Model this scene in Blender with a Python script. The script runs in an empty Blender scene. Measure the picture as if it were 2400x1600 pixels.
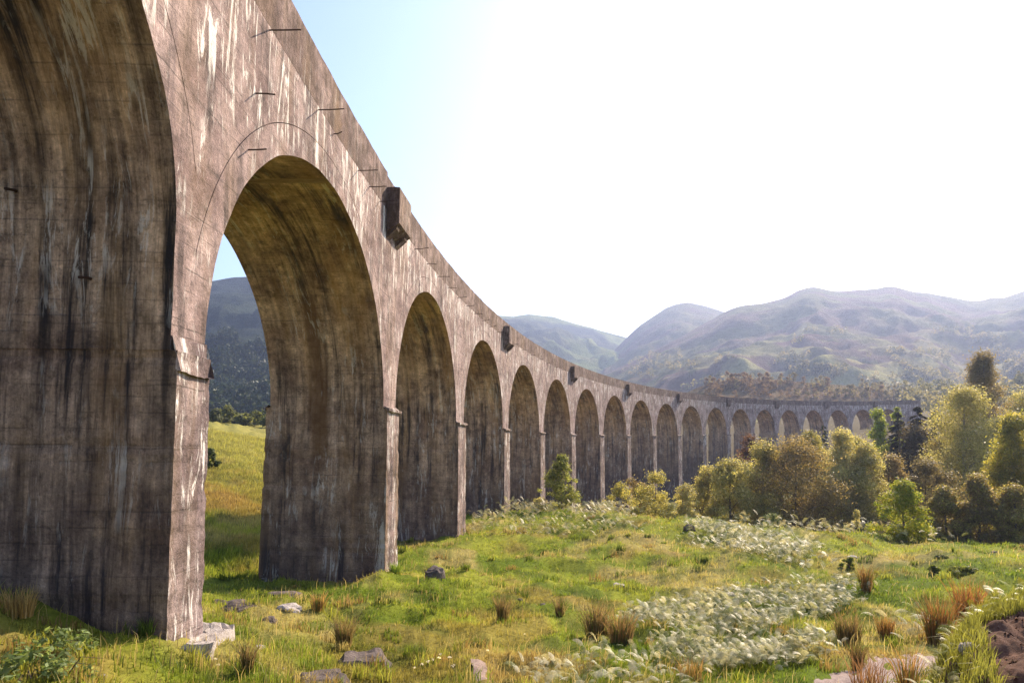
import bpy, math, random
import numpy as np
from mathutils import Matrix, Vector

# ------------------------------------------------------------------ camera, sky, sun, exposure
scene = bpy.context.scene
C = bpy.data.collections.new('viaduct_valley'); scene.collection.children.link(C)
F, PITCH, SHIFT, ROLL = 1504.9955, 0.059941, 162.104, 0.010959     # measured on the 2400x1600 photograph
_cr, _sr, _cp, _sp = math.cos(ROLL), math.sin(ROLL), math.cos(PITCH), math.sin(PITCH)
_r0 = np.array([1.0, 0, 0]); _u0 = np.array([0, -_sp, _cp]); _f0 = np.array([0, _cp, _sp])
_R = _cr*_r0 + _sr*_u0; _U = -_sr*_r0 + _cr*_u0
cam_data = bpy.data.cameras.new('camera'); cam = bpy.data.objects.new('camera', cam_data); C.objects.link(cam)
cam_data.sensor_fit = 'HORIZONTAL'; cam_data.sensor_width = 36.0
cam_data.lens = F/2400*36; cam_data.shift_y = SHIFT/2400
cam_data.clip_start = 0.1; cam_data.clip_end = 20000
cam.matrix_world = Matrix(((_R[0], _U[0], -_f0[0], 0), (_R[1], _U[1], -_f0[1], 0), (_R[2], _U[2], -_f0[2], 0), (0, 0, 0, 1)))
scene.camera = cam

SUN_AZ, SUN_EL = 40.0, 34.0        # degrees: azimuth to the right of the view direction (+Y), elevation
world = bpy.data.worlds.new('World'); scene.world = world; world.use_nodes = True
wn = world.node_tree.nodes; wl = world.node_tree.links; wn.clear()
sky_n = wn.new('ShaderNodeTexSky'); sky_n.sky_type = 'NISHITA'; sky_n.sun_disc = False
sky_n.sun_elevation = math.radians(SUN_EL); sky_n.sun_rotation = math.radians(SUN_AZ)
sky_n.air_density = 1.0; sky_n.dust_density = 1.6; sky_n.ozone_density = 2.2
bg = wn.new('ShaderNodeBackground'); bg.inputs['Strength'].default_value = 0.135
wo = wn.new('ShaderNodeOutputWorld'); wl.new(sky_n.outputs[0], bg.inputs[0]); wl.new(bg.outputs[0], wo.inputs[0])

sun_d = bpy.data.lights.new('sun', 'SUN'); sun_d.energy = 5.0; sun_d.angle = math.radians(0.55); sun_d.color = (1.0, 0.83, 0.62)
sun = bpy.data.objects.new('sun', sun_d); C.objects.link(sun)
_sd = Vector((math.sin(math.radians(SUN_AZ))*math.cos(math.radians(SUN_EL)), math.cos(math.radians(SUN_AZ))*math.cos(math.radians(SUN_EL)), math.sin(math.radians(SUN_EL))))
sun.rotation_euler = _sd.to_track_quat('Z', 'Y').to_euler(); sun.location = (60, 60, 120)
vs = scene.view_settings; vs.view_transform = 'Standard'; vs.look = 'None'; vs.gamma = 1.0; vs.use_curve_mapping = False
vs.exposure = 1.15
scene.cycles.use_denoising = True; scene.cycles.denoiser = 'OPENIMAGEDENOISE'; scene.cycles.denoising_prefilter = 'NONE'
scene.cycles.sample_clamp_indirect = 4.0; scene.cycles.max_bounces = 6; scene.cycles.volume_bounces = 0; scene.cycles.transparent_max_bounces = 8

rng = np.random.default_rng(11); random.seed(11)

# ------------------------------------------------------------------ helpers
def ray(px, py):
    X = px-1200.0; Y = py-800.0-SHIFT
    d = _f0*F + _R*X - _U*Y
    return d/d[1]
def PX(px, py, d):                       # pixel of the photograph -> point of the place at depth d
    return ray(px, py)*d

def _hash(ix, iy, seed):
    h = (ix.astype(np.int64)*374761393 + iy.astype(np.int64)*668265263 + seed*1442695041) & 0xffffffff
    h = ((h ^ (h >> 13))*1274126177) & 0xffffffff
    h = ((h ^ (h >> 16))*2246822519) & 0xffffffff
    return ((h ^ (h >> 15)) & 0xffffff)/float(0xffffff)
def vnoise(x, y, seed=0):
    x = np.asarray(x, float); y = np.asarray(y, float)
    ix = np.floor(x); iy = np.floor(y); fx = x-ix; fy = y-iy
    fx = fx*fx*(3-2*fx); fy = fy*fy*(3-2*fy)
    a = _hash(ix, iy, seed); b = _hash(ix+1, iy, seed); c = _hash(ix, iy+1, seed); d = _hash(ix+1, iy+1, seed)
    return (a*(1-fx)+b*fx)*(1-fy) + (c*(1-fx)+d*fx)*fy
def fbm(x, y, seed=0, oct=4):
    s = 0; amp = 1; tot = 0
    for i in range(oct):
        s = s + amp*vnoise(np.asarray(x)*2**i, np.asarray(y)*2**i, seed+i*17); tot += amp; amp *= .5
    return s/tot
def smooth(a, b, x):
    t = np.clip((np.asarray(x, float)-a)/(b-a), 0, 1); return t*t*(3-2*t)

def mesh_np(name, verts, faces, mat=None, parent=None, cols=None, sp=None, smooth_shade=False, me_only=False):
    """faces: (n,k) int array or list of lists"""
    me = bpy.data.meshes.new(name)
    verts = np.asarray(verts, np.float32)
    if isinstance(faces, np.ndarray):
        n, k = faces.shape
        me.vertices.add(len(verts)); me.vertices.foreach_set('co', verts.ravel())
        me.loops.add(n*k); me.loops.foreach_set('vertex_index', faces.astype(np.int32).ravel())
        me.polygons.add(n); me.polygons.foreach_set('loop_start', np.arange(0, n*k, k, dtype=np.int32))
        me.update(calc_edges=True)
    else:
        me.from_pydata([tuple(map(float, v)) for v in verts], [], faces); me.update()
    if cols is not None:
        a = me.attributes.new('col', 'FLOAT_COLOR', 'POINT')
        c4 = np.ones((len(verts), 4), np.float32); c4[:, :3] = cols; a.data.foreach_set('color', c4.ravel())
    if sp is not None:
        a = me.attributes.new('sp', 'FLOAT_VECTOR', 'POINT'); a.data.foreach_set('vector', np.asarray(sp, np.float32).ravel())
    if smooth_shade: me.polygons.foreach_set('use_smooth', np.ones(len(me.polygons), bool))
    if mat: me.materials.append(mat)
    if me_only: return me
    o = bpy.data.objects.new(name, me); C.objects.link(o)
    if parent: o.parent = parent
    return o
def tag(o, label=None, cat=None, group=None, kind=None):
    if label: o['label'] = label
    if cat: o['category'] = cat
    if group: o['group'] = group
    if kind: o['kind'] = kind
    return o
def thing(name, label, cat, loc=(0, 0, 0), group=None):
    o = bpy.data.objects.new(name, None); C.objects.link(o); o.location = tuple(map(float, loc)); o.empty_display_size = .3
    return tag(o, label, cat, group)

class MB:                               # collects quads and polygons with a viaduct-space coordinate for every vertex
    def __init__(s): s.v = []; s.f = []; s.sp = []
    def add(s, verts, faces, sp=None):
        b = len(s.v); s.v += [tuple(v) for v in verts]; s.sp += [tuple(v) for v in (sp if sp is not None else verts)]
        s.f += [[i+b for i in f] for f in faces]
    def grid(s, P, S=None, flip=False):
        n, m = P.shape[:2]; P2 = P.reshape(-1, 3); S2 = P2 if S is None else S.reshape(-1, 3)
        fs = []
        for i in range(n-1):
            for j in range(m-1):
                q = [i*m+j, i*m+j+1, (i+1)*m+j+1, (i+1)*m+j]
                fs.append(q[::-1] if flip else q)
        s.add(P2, fs, S2)
    def build(s, name, mat, parent=None, smooth_shade=False):
        return mesh_np(name, s.v, s.f, mat, parent, sp=s.sp, smooth_shade=smooth_shade)

# ------------------------------------------------------------------ materials
class NT:
    def __init__(s, name):
        s.m = bpy.data.materials.new(name); s.m.use_nodes = True
        s.t = s.m.node_tree; s.t.nodes.clear()
    def n(s, typ, ins=None, **props):
        nd = s.t.nodes.new(typ)
        for k, v in props.items(): setattr(nd, k, v)
        for k, v in (ins or {}).items():
            sock = nd.inputs[k]
            if isinstance(v, bpy.types.NodeSocket): s.t.links.new(v, sock)
            else: sock.default_value = v
        return nd
    def ramp(s, fac, stops, interp='LINEAR'):
        r = s.n('ShaderNodeValToRGB', {'Fac': fac}); r.color_ramp.interpolation = interp
        e = r.color_ramp.elements
        while len(e) < len(stops): e.new(0.5)
        for i, (p, c) in enumerate(stops):
            e[i].position = p; e[i].color = (c, c, c, 1) if isinstance(c, (int, float)) else (*c, 1)
        return r.outputs['Color']
    def noise(s, vec, scale, detail=5, rough=.55, dist=0):
        return s.n('ShaderNodeTexNoise', {'Vector': vec, 'Scale': scale, 'Detail': detail, 'Roughness': rough, 'Distortion': dist}).outputs['Fac']
    def mapv(s, vec, scale=(1, 1, 1), loc=(0, 0, 0)):
        return s.n('ShaderNodeMapping', {'Vector': vec, 'Scale': scale, 'Location': loc}).outputs[0]
    def mix(s, fac, a, b, blend='MIX'):
        nd = s.n('ShaderNodeMix', data_type='RGBA', blend_type=blend)
        for k, v in ((0, fac), (6, a), (7, b)):
            if isinstance(v, bpy.types.NodeSocket): s.t.links.new(v, nd.inputs[k])
            else: nd.inputs[k].default_value = v if k == 0 or len(v) == 4 else (*v, 1)
        return nd.outputs[2]
    def math(s, op, a, b=0.0, c=0.0):
        nd = s.n('ShaderNodeMath', operation=op)
        for i, v in enumerate((a, b, c)):
            if isinstance(v, bpy.types.NodeSocket): s.t.links.new(v, nd.inputs[i])
            else: nd.inputs[i].default_value = v
        return nd.outputs[0]
    def out(s, shader, vol=None):
        o = s.n('ShaderNodeOutputMaterial')
        if shader: s.t.links.new(shader, o.inputs['Surface'])
        if vol: s.t.links.new(vol, o.inputs['Volume'])
        return s.m

def concrete(name, lo, hi, white=.5, dark=.5, warm=0.0, boards=.5, moss=0.0, seed=0.0, ocher=(.30, .19, .07), damp=0.0, stripe=0.0, limeband=0.0, wcov=0.0, stain=False):
    t = NT(name)
    sp0 = t.n('ShaderNodeAttribute', attribute_name='sp').outputs['Vector']
    sp = t.mapv(sp0, loc=(seed, seed*.7, 0))
    z0 = t.n('ShaderNodeSeparateXYZ', {'Vector': sp0}).outputs[2]
    big = t.noise(sp, .5, 6, .65)
    base = t.ramp(big, [(.40, lo), (.60, hi)])
    grain = t.noise(sp, 13, 5, .8)
    base = t.mix(.8, base, t.ramp(grain, [(.34, .35), (.44, .92), (.56, 1.06), (.68, 1.6)]), 'MULTIPLY')
    blot = t.noise(sp, 2.3, 6, .75)
    base = t.mix(.85, base, t.ramp(blot, [(.36, .38), (.47, .92), (.54, 1.06), (.64, 1.5)]), 'MULTIPLY')
    # boards of the formwork: faint level bands, uneven
    bd = t.noise(t.mapv(sp, (.3, .3, 2.6)), 1.0, 2, .6)
    base = t.mix(boards*.5, base, t.ramp(bd, [(.33, .6), (.45, 1.0), (.7, 1.1)]), 'MULTIPLY')
    zb_ = t.math('ADD', z0, t.math('MULTIPLY', blot, .05))
    bl = t.ramp(t.math('FRACT', t.math('MULTIPLY', zb_, 3.2)), [(0, 1), (.05, 1), (.13, 0), (1, 0)])
    bl = t.math('MULTIPLY', bl, t.ramp(t.noise(t.mapv(sp, (.7, .7, 2.0), (13, 2, 4)), 1.0, 4, .7), [(.50, 0), (.60, 1)]))
    base = t.mix(t.math('MULTIPLY', bl, boards), base, (.06, .045, .04))
    # lift joints of the pours
    zz = t.math('ADD', z0, t.math('MULTIPLY', t.noise(sp, .9, 3), .16))
    fr = t.math('FRACT', t.math('MULTIPLY', zz, .83))
    line = t.ramp(fr, [(0, 1), (.015, 1), (.035, 0), (1, 0)])
    line = t.math('MULTIPLY', line, t.ramp(t.noise(t.mapv(sp, (1, 1, .3), (3, 9, 1)), .8, 3), [(.40, 0), (.55, 1)]))
    base = t.mix(t.math('MULTIPLY', line, .4 if stripe else .7), base, (.05, .038, .033))
    # warm iron and algae stains
    st = t.noise(t.mapv(sp, (.8, .8, .13), (11, 4, 2)), 1.0, 5, .6, .3)
    base = t.mix(t.math('MULTIPLY', t.ramp(st, [(.48, 0), (.66, 1)]), warm), base, ocher)
    # damp run-off: long pale and dark stripes down the surface
    ds = t.noise(t.mapv(sp, (2.1, 2.1, .13), (5, 17, 3)), 1.0, 6, .72, .3)
    if stripe:
        base = t.mix(stripe, base, t.ramp(ds, [(.37, .28), (.47, .85), (.54, 1.25), (.62, 2.0)]), 'MULTIPLY')
    dm = t.ramp(t.noise(t.mapv(sp, (.5, .5, .22), (2, 31, 8)), 1.0, 4, .6), [(.45, 0), (.57, 1)])
    base = t.mix(t.math('MULTIPLY', t.math('MULTIPLY', t.ramp(ds, [(.40, 1), (.50, 0)]), dm), dark), base, (.022, .018, .019))
    if damp:
        zn = t.math('ADD', z0, t.math('MULTIPLY', t.noise(t.mapv(sp, (1.3, 1.3, .25)), 1.0, 6, .72), 9.0))
        rr = t.n('ShaderNodeMapRange', {'Value': zn, 'From Min': 9.0, 'From Max': -4.0, 'To Min': 0.0, 'To Max': 1.0}).outputs[0]
        base = t.mix(t.math('MULTIPLY', rr, damp), base, (.050, .037, .044))
    if stain:                             # one long rust-brown run down the side of the second pier
        xyz = t.n('ShaderNodeSeparateXYZ', {'Vector': sp0})
        near_s = t.ramp(t.math('ABSOLUTE', t.math('SUBTRACT', xyz.outputs[0], 15.05)), [(0, 1), (.6, 1), (.9, 0)])
        oo = t.math('ADD', xyz.outputs[1], t.math('MULTIPLY', t.noise(t.mapv(sp, (1, 2.5, .35)), 1.0, 5, .7), 1.1))
        across = t.ramp(t.math('ABSOLUTE', t.math('SUBTRACT', oo, 3.55)), [(0, 1), (.22, .9), (.55, 0)])
        down = t.n('ShaderNodeMapRange', {'Value': t.math('ABSOLUTE', t.math('SUBTRACT', z0, 3.3)), 'From Min': 3.2, 'From Max': 4.6, 'To Min': 1.0, 'To Max': 0.0}).outputs[0]
        base = t.mix(t.math('MULTIPLY', t.math('MULTIPLY', near_s, across), t.math('MULTIPLY', down, .8)), base, (.13, .062, .022))
    # lime runs: crisp white streaks, thickest under the parapet joint
    ws = t.noise(t.mapv(sp, (2.6, 2.6, .36), (7, 3, 21)), 1.0, 7, .78, 1.3)
    wm = t.noise(t.mapv(sp, (.55, .55, .40), (23, 6, 5)), 1.0, 4, .65)
    if limeband:
        lb = t.n('ShaderNodeMapRange', {'Value': z0, 'From Min': 7.6, 'From Max': 11.0, 'To Min': 0.0, 'To Max': limeband}).outputs[0]
        wm = t.math('ADD', wm, lb)
    wm = t.ramp(wm, [(.47-wcov, 0), (.60-wcov, 1)])
    wf = t.math('MULTIPLY', t.math('MULTIPLY', t.ramp(ws, [(.535, 0), (.585, 1)]), wm), white)
    base = t.mix(wf, base, (.78, .72, .66))
    if moss:
        mn = t.noise(t.mapv(sp, (2.6, 2.6, 1.1)), 1.0, 6, .78)
        base = t.mix(t.math('MULTIPLY', t.ramp(mn, [(.44, 0), (.60, 1)]), moss), base, (.075, .045, .030))
        base = t.mix(t.math('MULTIPLY', t.ramp(mn, [(.30, 1), (.42, 0)]), moss*.6), base, (.20, .10, .035))
    h = t.math('SUBTRACT', t.math('MULTIPLY', grain, 1.0), t.math('MULTIPLY', bl, .25))
    h = t.math('ADD', h, t.math('MULTIPLY', blot, 1.6))
    bp = t.n('ShaderNodeBump', {'Height': h, 'Strength': .8, 'Distance': .05}).outputs[0]
    b = t.n('ShaderNodeBsdfPrincipled', {'Base Color': base, 'Roughness': .92, 'Normal': bp, 'Specular IOR Level': .2})
    return t.out(b.outputs[0])

M = {}
M['face'] = concrete('weathered_concrete_face', (.175, .115, .105), (.36, .262, .24), white=.95, dark=.6, warm=.2, boards=.6, limeband=.15)
M['pierface'] = concrete('weathered_concrete_pier', (.145, .102, .098), (.31, .235, .22), white=1.0, dark=.8, warm=.25, boards=.4, seed=4, wcov=.13)
M['pierfront'] = concrete('brown_concrete_pilaster', (.115, .078, .07), (.26, .185, .165), white=.9, dark=.8, warm=.3, boards=.4, seed=6, wcov=.03)
M['soffit'] = concrete('stained_concrete_soffit', (.15, .095, .068), (.36, .25, .175), white=.5, dark=.95, warm=.45, boards=.5, seed=9, ocher=(.30, .17, .06), damp=.85, stripe=.95)
M['vault'] = concrete('brown_concrete_vault', (.225, .135, .088), (.46, .305, .205), white=.45, dark=.8, warm=.5, boards=.6, seed=9, ocher=(.34, .185, .06), damp=.75, stripe=.4, stain=True)
M['parapet'] = concrete('mossy_concrete_parapet', (.15, .095, .085), (.30, .212, .19), white=.3, dark=.4, warm=.3, boards=.25, moss=.9, seed=2)
def simple_rock(name, lo, hi, scale=3.0, rough=.9):
    t = NT(name); co = t.n('ShaderNodeTexCoord').outputs['Object']
    c = t.ramp(t.noise(co, scale, 9, .7), [(.3, lo), (.7, hi)])
    c = t.mix(.6, c, t.ramp(t.noise(co, scale*9, 6, .7), [(.3, .55), (.7, 1.2)]), 'MULTIPLY')
    bp = t.n('ShaderNodeBump', {'Height': t.noise(co, scale*5, 9, .75), 'Strength': .8, 'Distance': .06}).outputs[0]
    return t.out(t.n('ShaderNodeBsdfPrincipled', {'Base Color': c, 'Roughness': rough, 'Normal': bp, 'Specular IOR Level': .2}).outputs[0])
M['iron'] = simple_rock('rusty_iron', (.03, .018, .014), (.09, .045, .03), 8)
M['rock'] = simple_rock('dark_rock', (.05, .04, .035), (.22, .17, .15), 3)
M['palerock'] = simple_rock('pale_rock', (.30, .25, .22), (.62, .55, .50), 4)
M['lichen'] = simple_rock('lichen_concrete', (.14, .085, .05), (.34, .26, .20), 5)
M['earth'] = simple_rock('bare_earth', (.075, .035, .022), (.20, .105, .07), 1.6, 1.0)
M['gravel'] = simple_rock('gravel_path', (.27, .195, .165), (.50, .385, .34), 6, 1.0)
M['trail'] = simple_rock('trodden_earth', (.24, .165, .13), (.44, .33, .28), 6, 1.0)
M['bark'] = simple_rock('bark', (.06, .045, .035), (.20, .16, .13), 3)
M['palebark'] = simple_rock('birch_bark', (.20, .17, .14), (.5, .45, .40), 3)

def leafmat(name, trans=.5, rough=.5, spec=.3, tint=(1.0, 1.0, .75)):
    t = NT(name)
    col = t.n('ShaderNodeAttribute', attribute_name='col').outputs['Color']
    d = t.n('ShaderNodeBsdfPrincipled', {'Base Color': col, 'Roughness': rough, 'Specular IOR Level': spec})
    tc = t.mix(1.0, col, (tint[0]*1.5, tint[1]*1.5, tint[2]*1.5), 'MULTIPLY')
    tr = t.n('ShaderNodeBsdfTranslucent', {'Color': tc})
    mx = t.n('ShaderNodeMixShader', {0: trans, 1: d.outputs[0], 2: tr.outputs[0]})
    return t.out(mx.outputs[0])
M['grass'] = leafmat('grass_blades', .45, .55, .25)
M['leaf'] = leafmat('leaves', .58, .5, .25, (1.1, 1.0, .6))
M['needle'] = leafmat('needles', .2, .6, .2)
M['fern'] = leafmat('bracken_fronds', .32, .45, .22, (1, .95, .7))
M['straw'] = leafmat('dry_rush', .4, .5, .3, (1, .9, .6))
def vcol_ground(name, bump=.5, scale=6.0):
    t = NT(name)
    col = t.n('ShaderNodeAttribute', attribute_name='col').outputs['Color']
    co = t.n('ShaderNodeNewGeometry').outputs['Position']
    c = t.mix(.8, col, t.ramp(t.noise(co, scale, 8, .75), [(.28, .45), (.5, 1.0), (.75, 1.45)]), 'MULTIPLY')
    c = t.mix(.7, c, t.ramp(t.noise(co, scale*.13, 7, .7), [(.3, .65), (.7, 1.3)]), 'MULTIPLY')
    bp = t.n('ShaderNodeBump', {'Height': t.noise(co, scale*.8, 9, .75), 'Strength': bump, 'Distance': .9/scale}).outputs[0]
    return t.out(t.n('ShaderNodeBsdfPrincipled', {'Base Color': c, 'Roughness': 1.0, 'Normal': bp, 'Specular IOR Level': .05}).outputs[0])
M['ground'] = vcol_ground('turf', .6, 6)
M['hill'] = vcol_ground('moorland', .9, .05)

# ------------------------------------------------------------------ terrain
_cp_pts = np.array([
 (0, 0, -1.65), (-4, 0, -2.1), (5, 0, -1.4), (0, -12, -.8), (-8, -10, -1.5), (-6, 4, -2.7), (-9, 8, -2.7), (-4, 7, -3.4), (0, 6, -3.3), (3, 8, -3.9), (7, 6, -3.2),
 (-6.7, 12.2, -3.75), (-6.4, 14.8, -4.25), (-9.3, 12.2, -2.95), (-12.5, 12.5, -2.7), (-12, 18, -4.6), (-9, 20, -5.0),
 (-3, 13, -4.6), (0, 13, -4.75), (4, 13.5, -4.9), (8, 14, -4.9), (12, 13, -4.3), (13, 8, -2.5),
 (-4, 20, -5.4), (2, 20, -5.55), (8, 20, -5.6), (16, 20, -5.5), (-6, 30, -6.0), (0, 30, -6.3), (8, 30, -6.2), (16, 30, -6.2), (26, 30, -5.9),
 (-5.2, 47, -6.8), (1, 45, -6.6), (10, 45, -6.5), (20, 46, -6.6), (32, 44, -6.6), (45, 40, -6),
 (-2.5, 62, -6.35), (4, 62, -6.15), (14, 60, -6.4), (24, 56, -6.9), (40, 54, -7.4), (-3, 75, -7.0),
 (5, 85, -9.5), (20, 78, -11), (40, 75, -11.5), (60, 70, -10.5), (15, 110, -13), (40, 110, -14), (80, 110, -13), (60, 150, -12), (30, 160, -12), (100, 200, -6), (150, 150, -4), (100, 60, -6),
 (-12.5, 30, -6.1), (-16, 40, -6.0), (-22, 55, -5.7), (-30, 75, -5.0), (-40, 95, -2.9), (-50, 120, -.4), (-68, 165, 3.6), (-90, 220, 7.0), (-30, 20, -4.2), (-60, 60, -1.0), (-18, 100, -5), (0, 140, -8), (25, 220, -3),
 (120, 350, 16), (180, 350, 20), (60, 350, 12), (250, 330, 22), (0, 350, 12), (-120, 350, 9), (300, 200, 8), (-200, 150, 12), (200, 0, 4), (-200, 0, 8), (0, -200, 8)], float)
def _tps_fit(p):
    n = len(p); X = p[:, :2]/50
    r2 = ((X[:, None]-X[None])**2).sum(-1); K = .5*r2*np.log(r2+1e-12) + np.eye(n)*1e-4
    A = np.zeros((n+3, n+3)); A[:n, :n] = K; A[:n, n] = 1; A[:n, n+1:] = X; A[n, :n] = 1; A[n+1:, :n] = X.T
    return X, np.linalg.solve(A, np.concatenate([p[:, 2], np.zeros(3)]))
_tx, _tw = _tps_fit(_cp_pts)
def H0(x, y):
    x = np.asarray(x, float); y = np.asarray(y, float); sh = x.shape
    xf, yf = x.ravel(), y.ravel()
    rr = np.hypot(xf, yf); k = np.minimum(1, 430/np.maximum(rr, 1e-6))
    P = np.stack([xf*k, yf*k], -1)/50; out = np.empty(len(P)); n = len(_tx)
    for i in range(0, len(P), 20000):
        q = P[i:i+20000]; r2 = ((q[:, None]-_tx[None])**2).sum(-1)
        out[i:i+20000] = (.5*r2*np.log(r2+1e-12))@_tw[:n] + _tw[n] + q@_tw[n+1:]
    return np.clip(out, -16, 60).reshape(sh)
def H(x, y):
    x = np.asarray(x, float); y = np.asarray(y, float)
    r = np.hypot(x, y); a = smooth(3, 14, r)
    tuss = (fbm(x*.9, y*.9, 3, 3)-.5)*.55 + (fbm(x*.22, y*.22, 5, 3)-.5)*1.1*smooth(10, 30, r) + (np.abs(fbm(x*2.2, y*2.2, 8, 2)-.5))*.28
    return H0(x, y) + tuss*a*(1+.006*np.minimum(r, 200))
_dd = np.geomspace(3.5, 420, 1500)
def hit(px, py):
    d = ray(px, py); P = d[None]*_dd[:, None]; g = H0(P[:, 0], P[:, 1])
    i = np.argmax(P[:, 2] < g); 
    return np.array([P[i, 0], P[i, 1], float(H(P[i:i+1, 0], P[i:i+1, 1])[0])])
def on(x, y): return np.array([x, y, float(H(np.array([x]), np.array([y]))[0])])

GREEN = np.array([.12, .165, .016]); YGREEN = np.array([.27, .285, .035]); STRAW = np.array([.42, .31, .13]); ORANGE = np.array([.28, .18, .06]); DARKG = np.array([.06, .085, .015])
def lerp(a, b, t): return a*(1-t)[:, None] + b*t[:, None]
def turf_color(x, y):
    x = np.asarray(x, float).ravel(); y = np.asarray(y, float).ravel()
    n1 = fbm(x*.16, y*.16, 21, 4); n2 = fbm(x*.6, y*.6, 31, 3); n3 = fbm(x*.35+9, y*.2, 41, 4)
    c = lerp(GREEN[None], YGREEN[None], smooth(.36, .62, n1*.6+n2*.4))
    c = lerp(c, STRAW[None], smooth(.56, .70, n3)*.6)
    c = lerp(c, ORANGE[None], smooth(.58, .70, fbm(x*.3, y*.3+50, 51, 4))*.55)
    c = lerp(c, DARKG[None], smooth(.58, .70, fbm(x*.8+7, y*.8, 61, 3))*.6)
    # the meadow behind the viaduct: an orange band of dry grass, yellow-green above
    back = (1-smooth(-.34, -.26, x/np.maximum(y, 1)))*smooth(34, 42, y)
    band = back*smooth(42, 60, y)*(1-smooth(75, 105, y))
    c = lerp(c, np.array([[.30, .16, .05]]), band*smooth(.36, .62, fbm(x*.10, y*.07, 71, 4))*.6+0*band); c = lerp(c, np.array([[.30, .21, .07]]), band*.45)
    c = lerp(c, np.array([[.33, .29, .075]]), back*smooth(70, 105, y)*.85)
    far = smooth(60, 110, np.hypot(x, y))*(1-back)
    c = lerp(c, np.array([[.15, .12, .045]]), far*.6); c = lerp(c, np.array([[.12, .085, .04]]), smooth(170, 240, np.hypot(x, y))*(1-back)*.9)
    left = smooth(-4.5, -6.5, x)*0
    dry = (1-smooth(-7.2, -5.6, x + .15*y-1.2))*(1-smooth(9, 12.5, y))
    c = lerp(c, np.array([[.24, .16, .06]]), dry*.75)
    return c
_ang = np.concatenate([np.radians(np.linspace(-62, 62, 520)), np.radians(np.linspace(62, 298, 70))[1:-1]])
_rad = np.concatenate([[.05], np.geomspace(1.2, 6000, 300)])
_A, _Rr = np.meshgrid(_ang, _rad)
tx, ty = (_Rr*np.sin(_A)), (_Rr*np.cos(_A)); tz = H(tx, ty)
nr, na = tx.shape
ii, jj = np.meshgrid(np.arange(nr-1), np.arange(na), indexing='ij'); j2 = (jj+1) % na
tf = np.stack([ii*na+jj, ii*na+j2, (ii+1)*na+j2, (ii+1)*na+jj], -1).reshape(-1, 4)
gcol = turf_color(tx, ty)*.8
ground = mesh_np('ground', np.stack([tx, ty, tz], -1).reshape(-1, 3), tf, M['ground'], cols=gcol, smooth_shade=True)
tag(ground, kind='structure')

# ------------------------------------------------------------------ hills
def hill(name, crest, d0, front, back, z0, pal, seed, amp=1.0, nx=260, ny=110, wob=.0):
    cx = np.array([c[0] for c in crest], float); cy = np.array([c[1] for c in crest], float)
    u = np.linspace(cx[0], cx[-1], nx)
    cy2 = np.interp(u, cx, cy)
    k = np.ones(5)/5; cy2 = np.convolve(np.pad(cy2, 2, mode='edge'), k, 'valid')
    d = d0*(1+wob*np.sin(u/170+seed))
    P = np.array([PX(a, b, c) for a, b, c in zip(u, cy2, d)])          # crest line in the place
    az = np.arctan2(P[:, 0], P[:, 1]); rc = np.hypot(P[:, 0], P[:, 1]); zc = P[:, 2]
    t = np.concatenate([np.linspace(0, 1, ny*2//3), 1+np.linspace(0, 1, ny//3)[1:]])
    T, AZ = np.meshgrid(t, az, indexing='ij'); RC = rc[None].repeat(len(t), 0); ZC = zc[None].repeat(len(t), 0)
    Rd = np.where(T <= 1, RC*(front+(1-front)*T), RC*(1+(T-1)*back))
    prof = np.where(T <= 1, T**1.25, 1-(T-1)**1.3*1.1)
    x, y = Rd*np.sin(AZ), Rd*np.cos(AZ)
    sc = 1/(d0*.13)
    n = fbm(x*sc, y*sc, seed, 6)-.5
    rid = 1-np.abs(2*fbm(x*sc*1.6, y*sc*1.6, seed+5, 5)-1)
    edge = np.clip(np.minimum(T*4, np.abs(1-T)*3+.10), 0, 1)
    z = z0+(ZC-z0)*prof + (n*.30+(rid-.7)*.22)*(zc.max()-z0)*edge*amp
    nn, m = x.shape
    ii, jj = np.meshgrid(np.arange(nn-1), np.arange(m-1), indexing='ij')
    f = np.stack([ii*m+jj, ii*m+jj+1, (ii+1)*m+jj+1, (ii+1)*m+jj], -1).reshape(-1, 4)[:, ::-1]
    fx, fy = x.ravel(), y.ravel()
    g1 = fbm(fx*sc*2.2, fy*sc*2.2, seed+9, 5); g2 = fbm(fx*sc*6, fy*sc*6, seed+19, 4)
    c = lerp(np.array([pal[0]]), np.array([pal[1]]), smooth(.40, .60, g1))
    c = lerp(c, np.array([pal[2]]), smooth(.50, .64, g2)*.9*(1-.85*smooth(.25, .75, T.ravel())))
    o = mesh_np(name, np.stack([x, y, z], -1).reshape(-1, 3), f.copy(), M['hill'], cols=c, smooth_shade=True)
    return tag(o, kind='structure')
DK = (.022, .034, .024); GR = (.12, .15, .04); YL = (.34, .31, .12); PU = (.11, .062, .055); BR = (.15, .09, .045)
hill('hill', [(-700, 520), (100, 640), (300, 668), (480, 663), (515, 656), (540, 650), (575, 648), (610, 641), (660, 630), (760, 640), (900, 690), (1010, 780)], 1500, .28, .5, 5, (DK, (.04, .055, .035), (.06, .07, .04)), 3, .4)
hill('hill', [(960, 850), (1060, 775), (1165, 739), (1205, 741), (1240, 734), (1300, 741), (1380, 766), (1440, 782), (1468, 790), (1560, 850), (1700, 930)], 2300, .35, .5, 5, (DK, GR, YL), 11, .8)
hill('hill', [(1280, 930), (1400, 858), (1468, 791), (1500, 762), (1540, 736), (1560, 723), (1585, 713), (1612, 709), (1660, 719), (1700, 732), (1800, 765), (1990, 850)], 1900, .4, .5, 5, (PU, (.11, .10, .045), GR), 23, .5)
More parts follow.
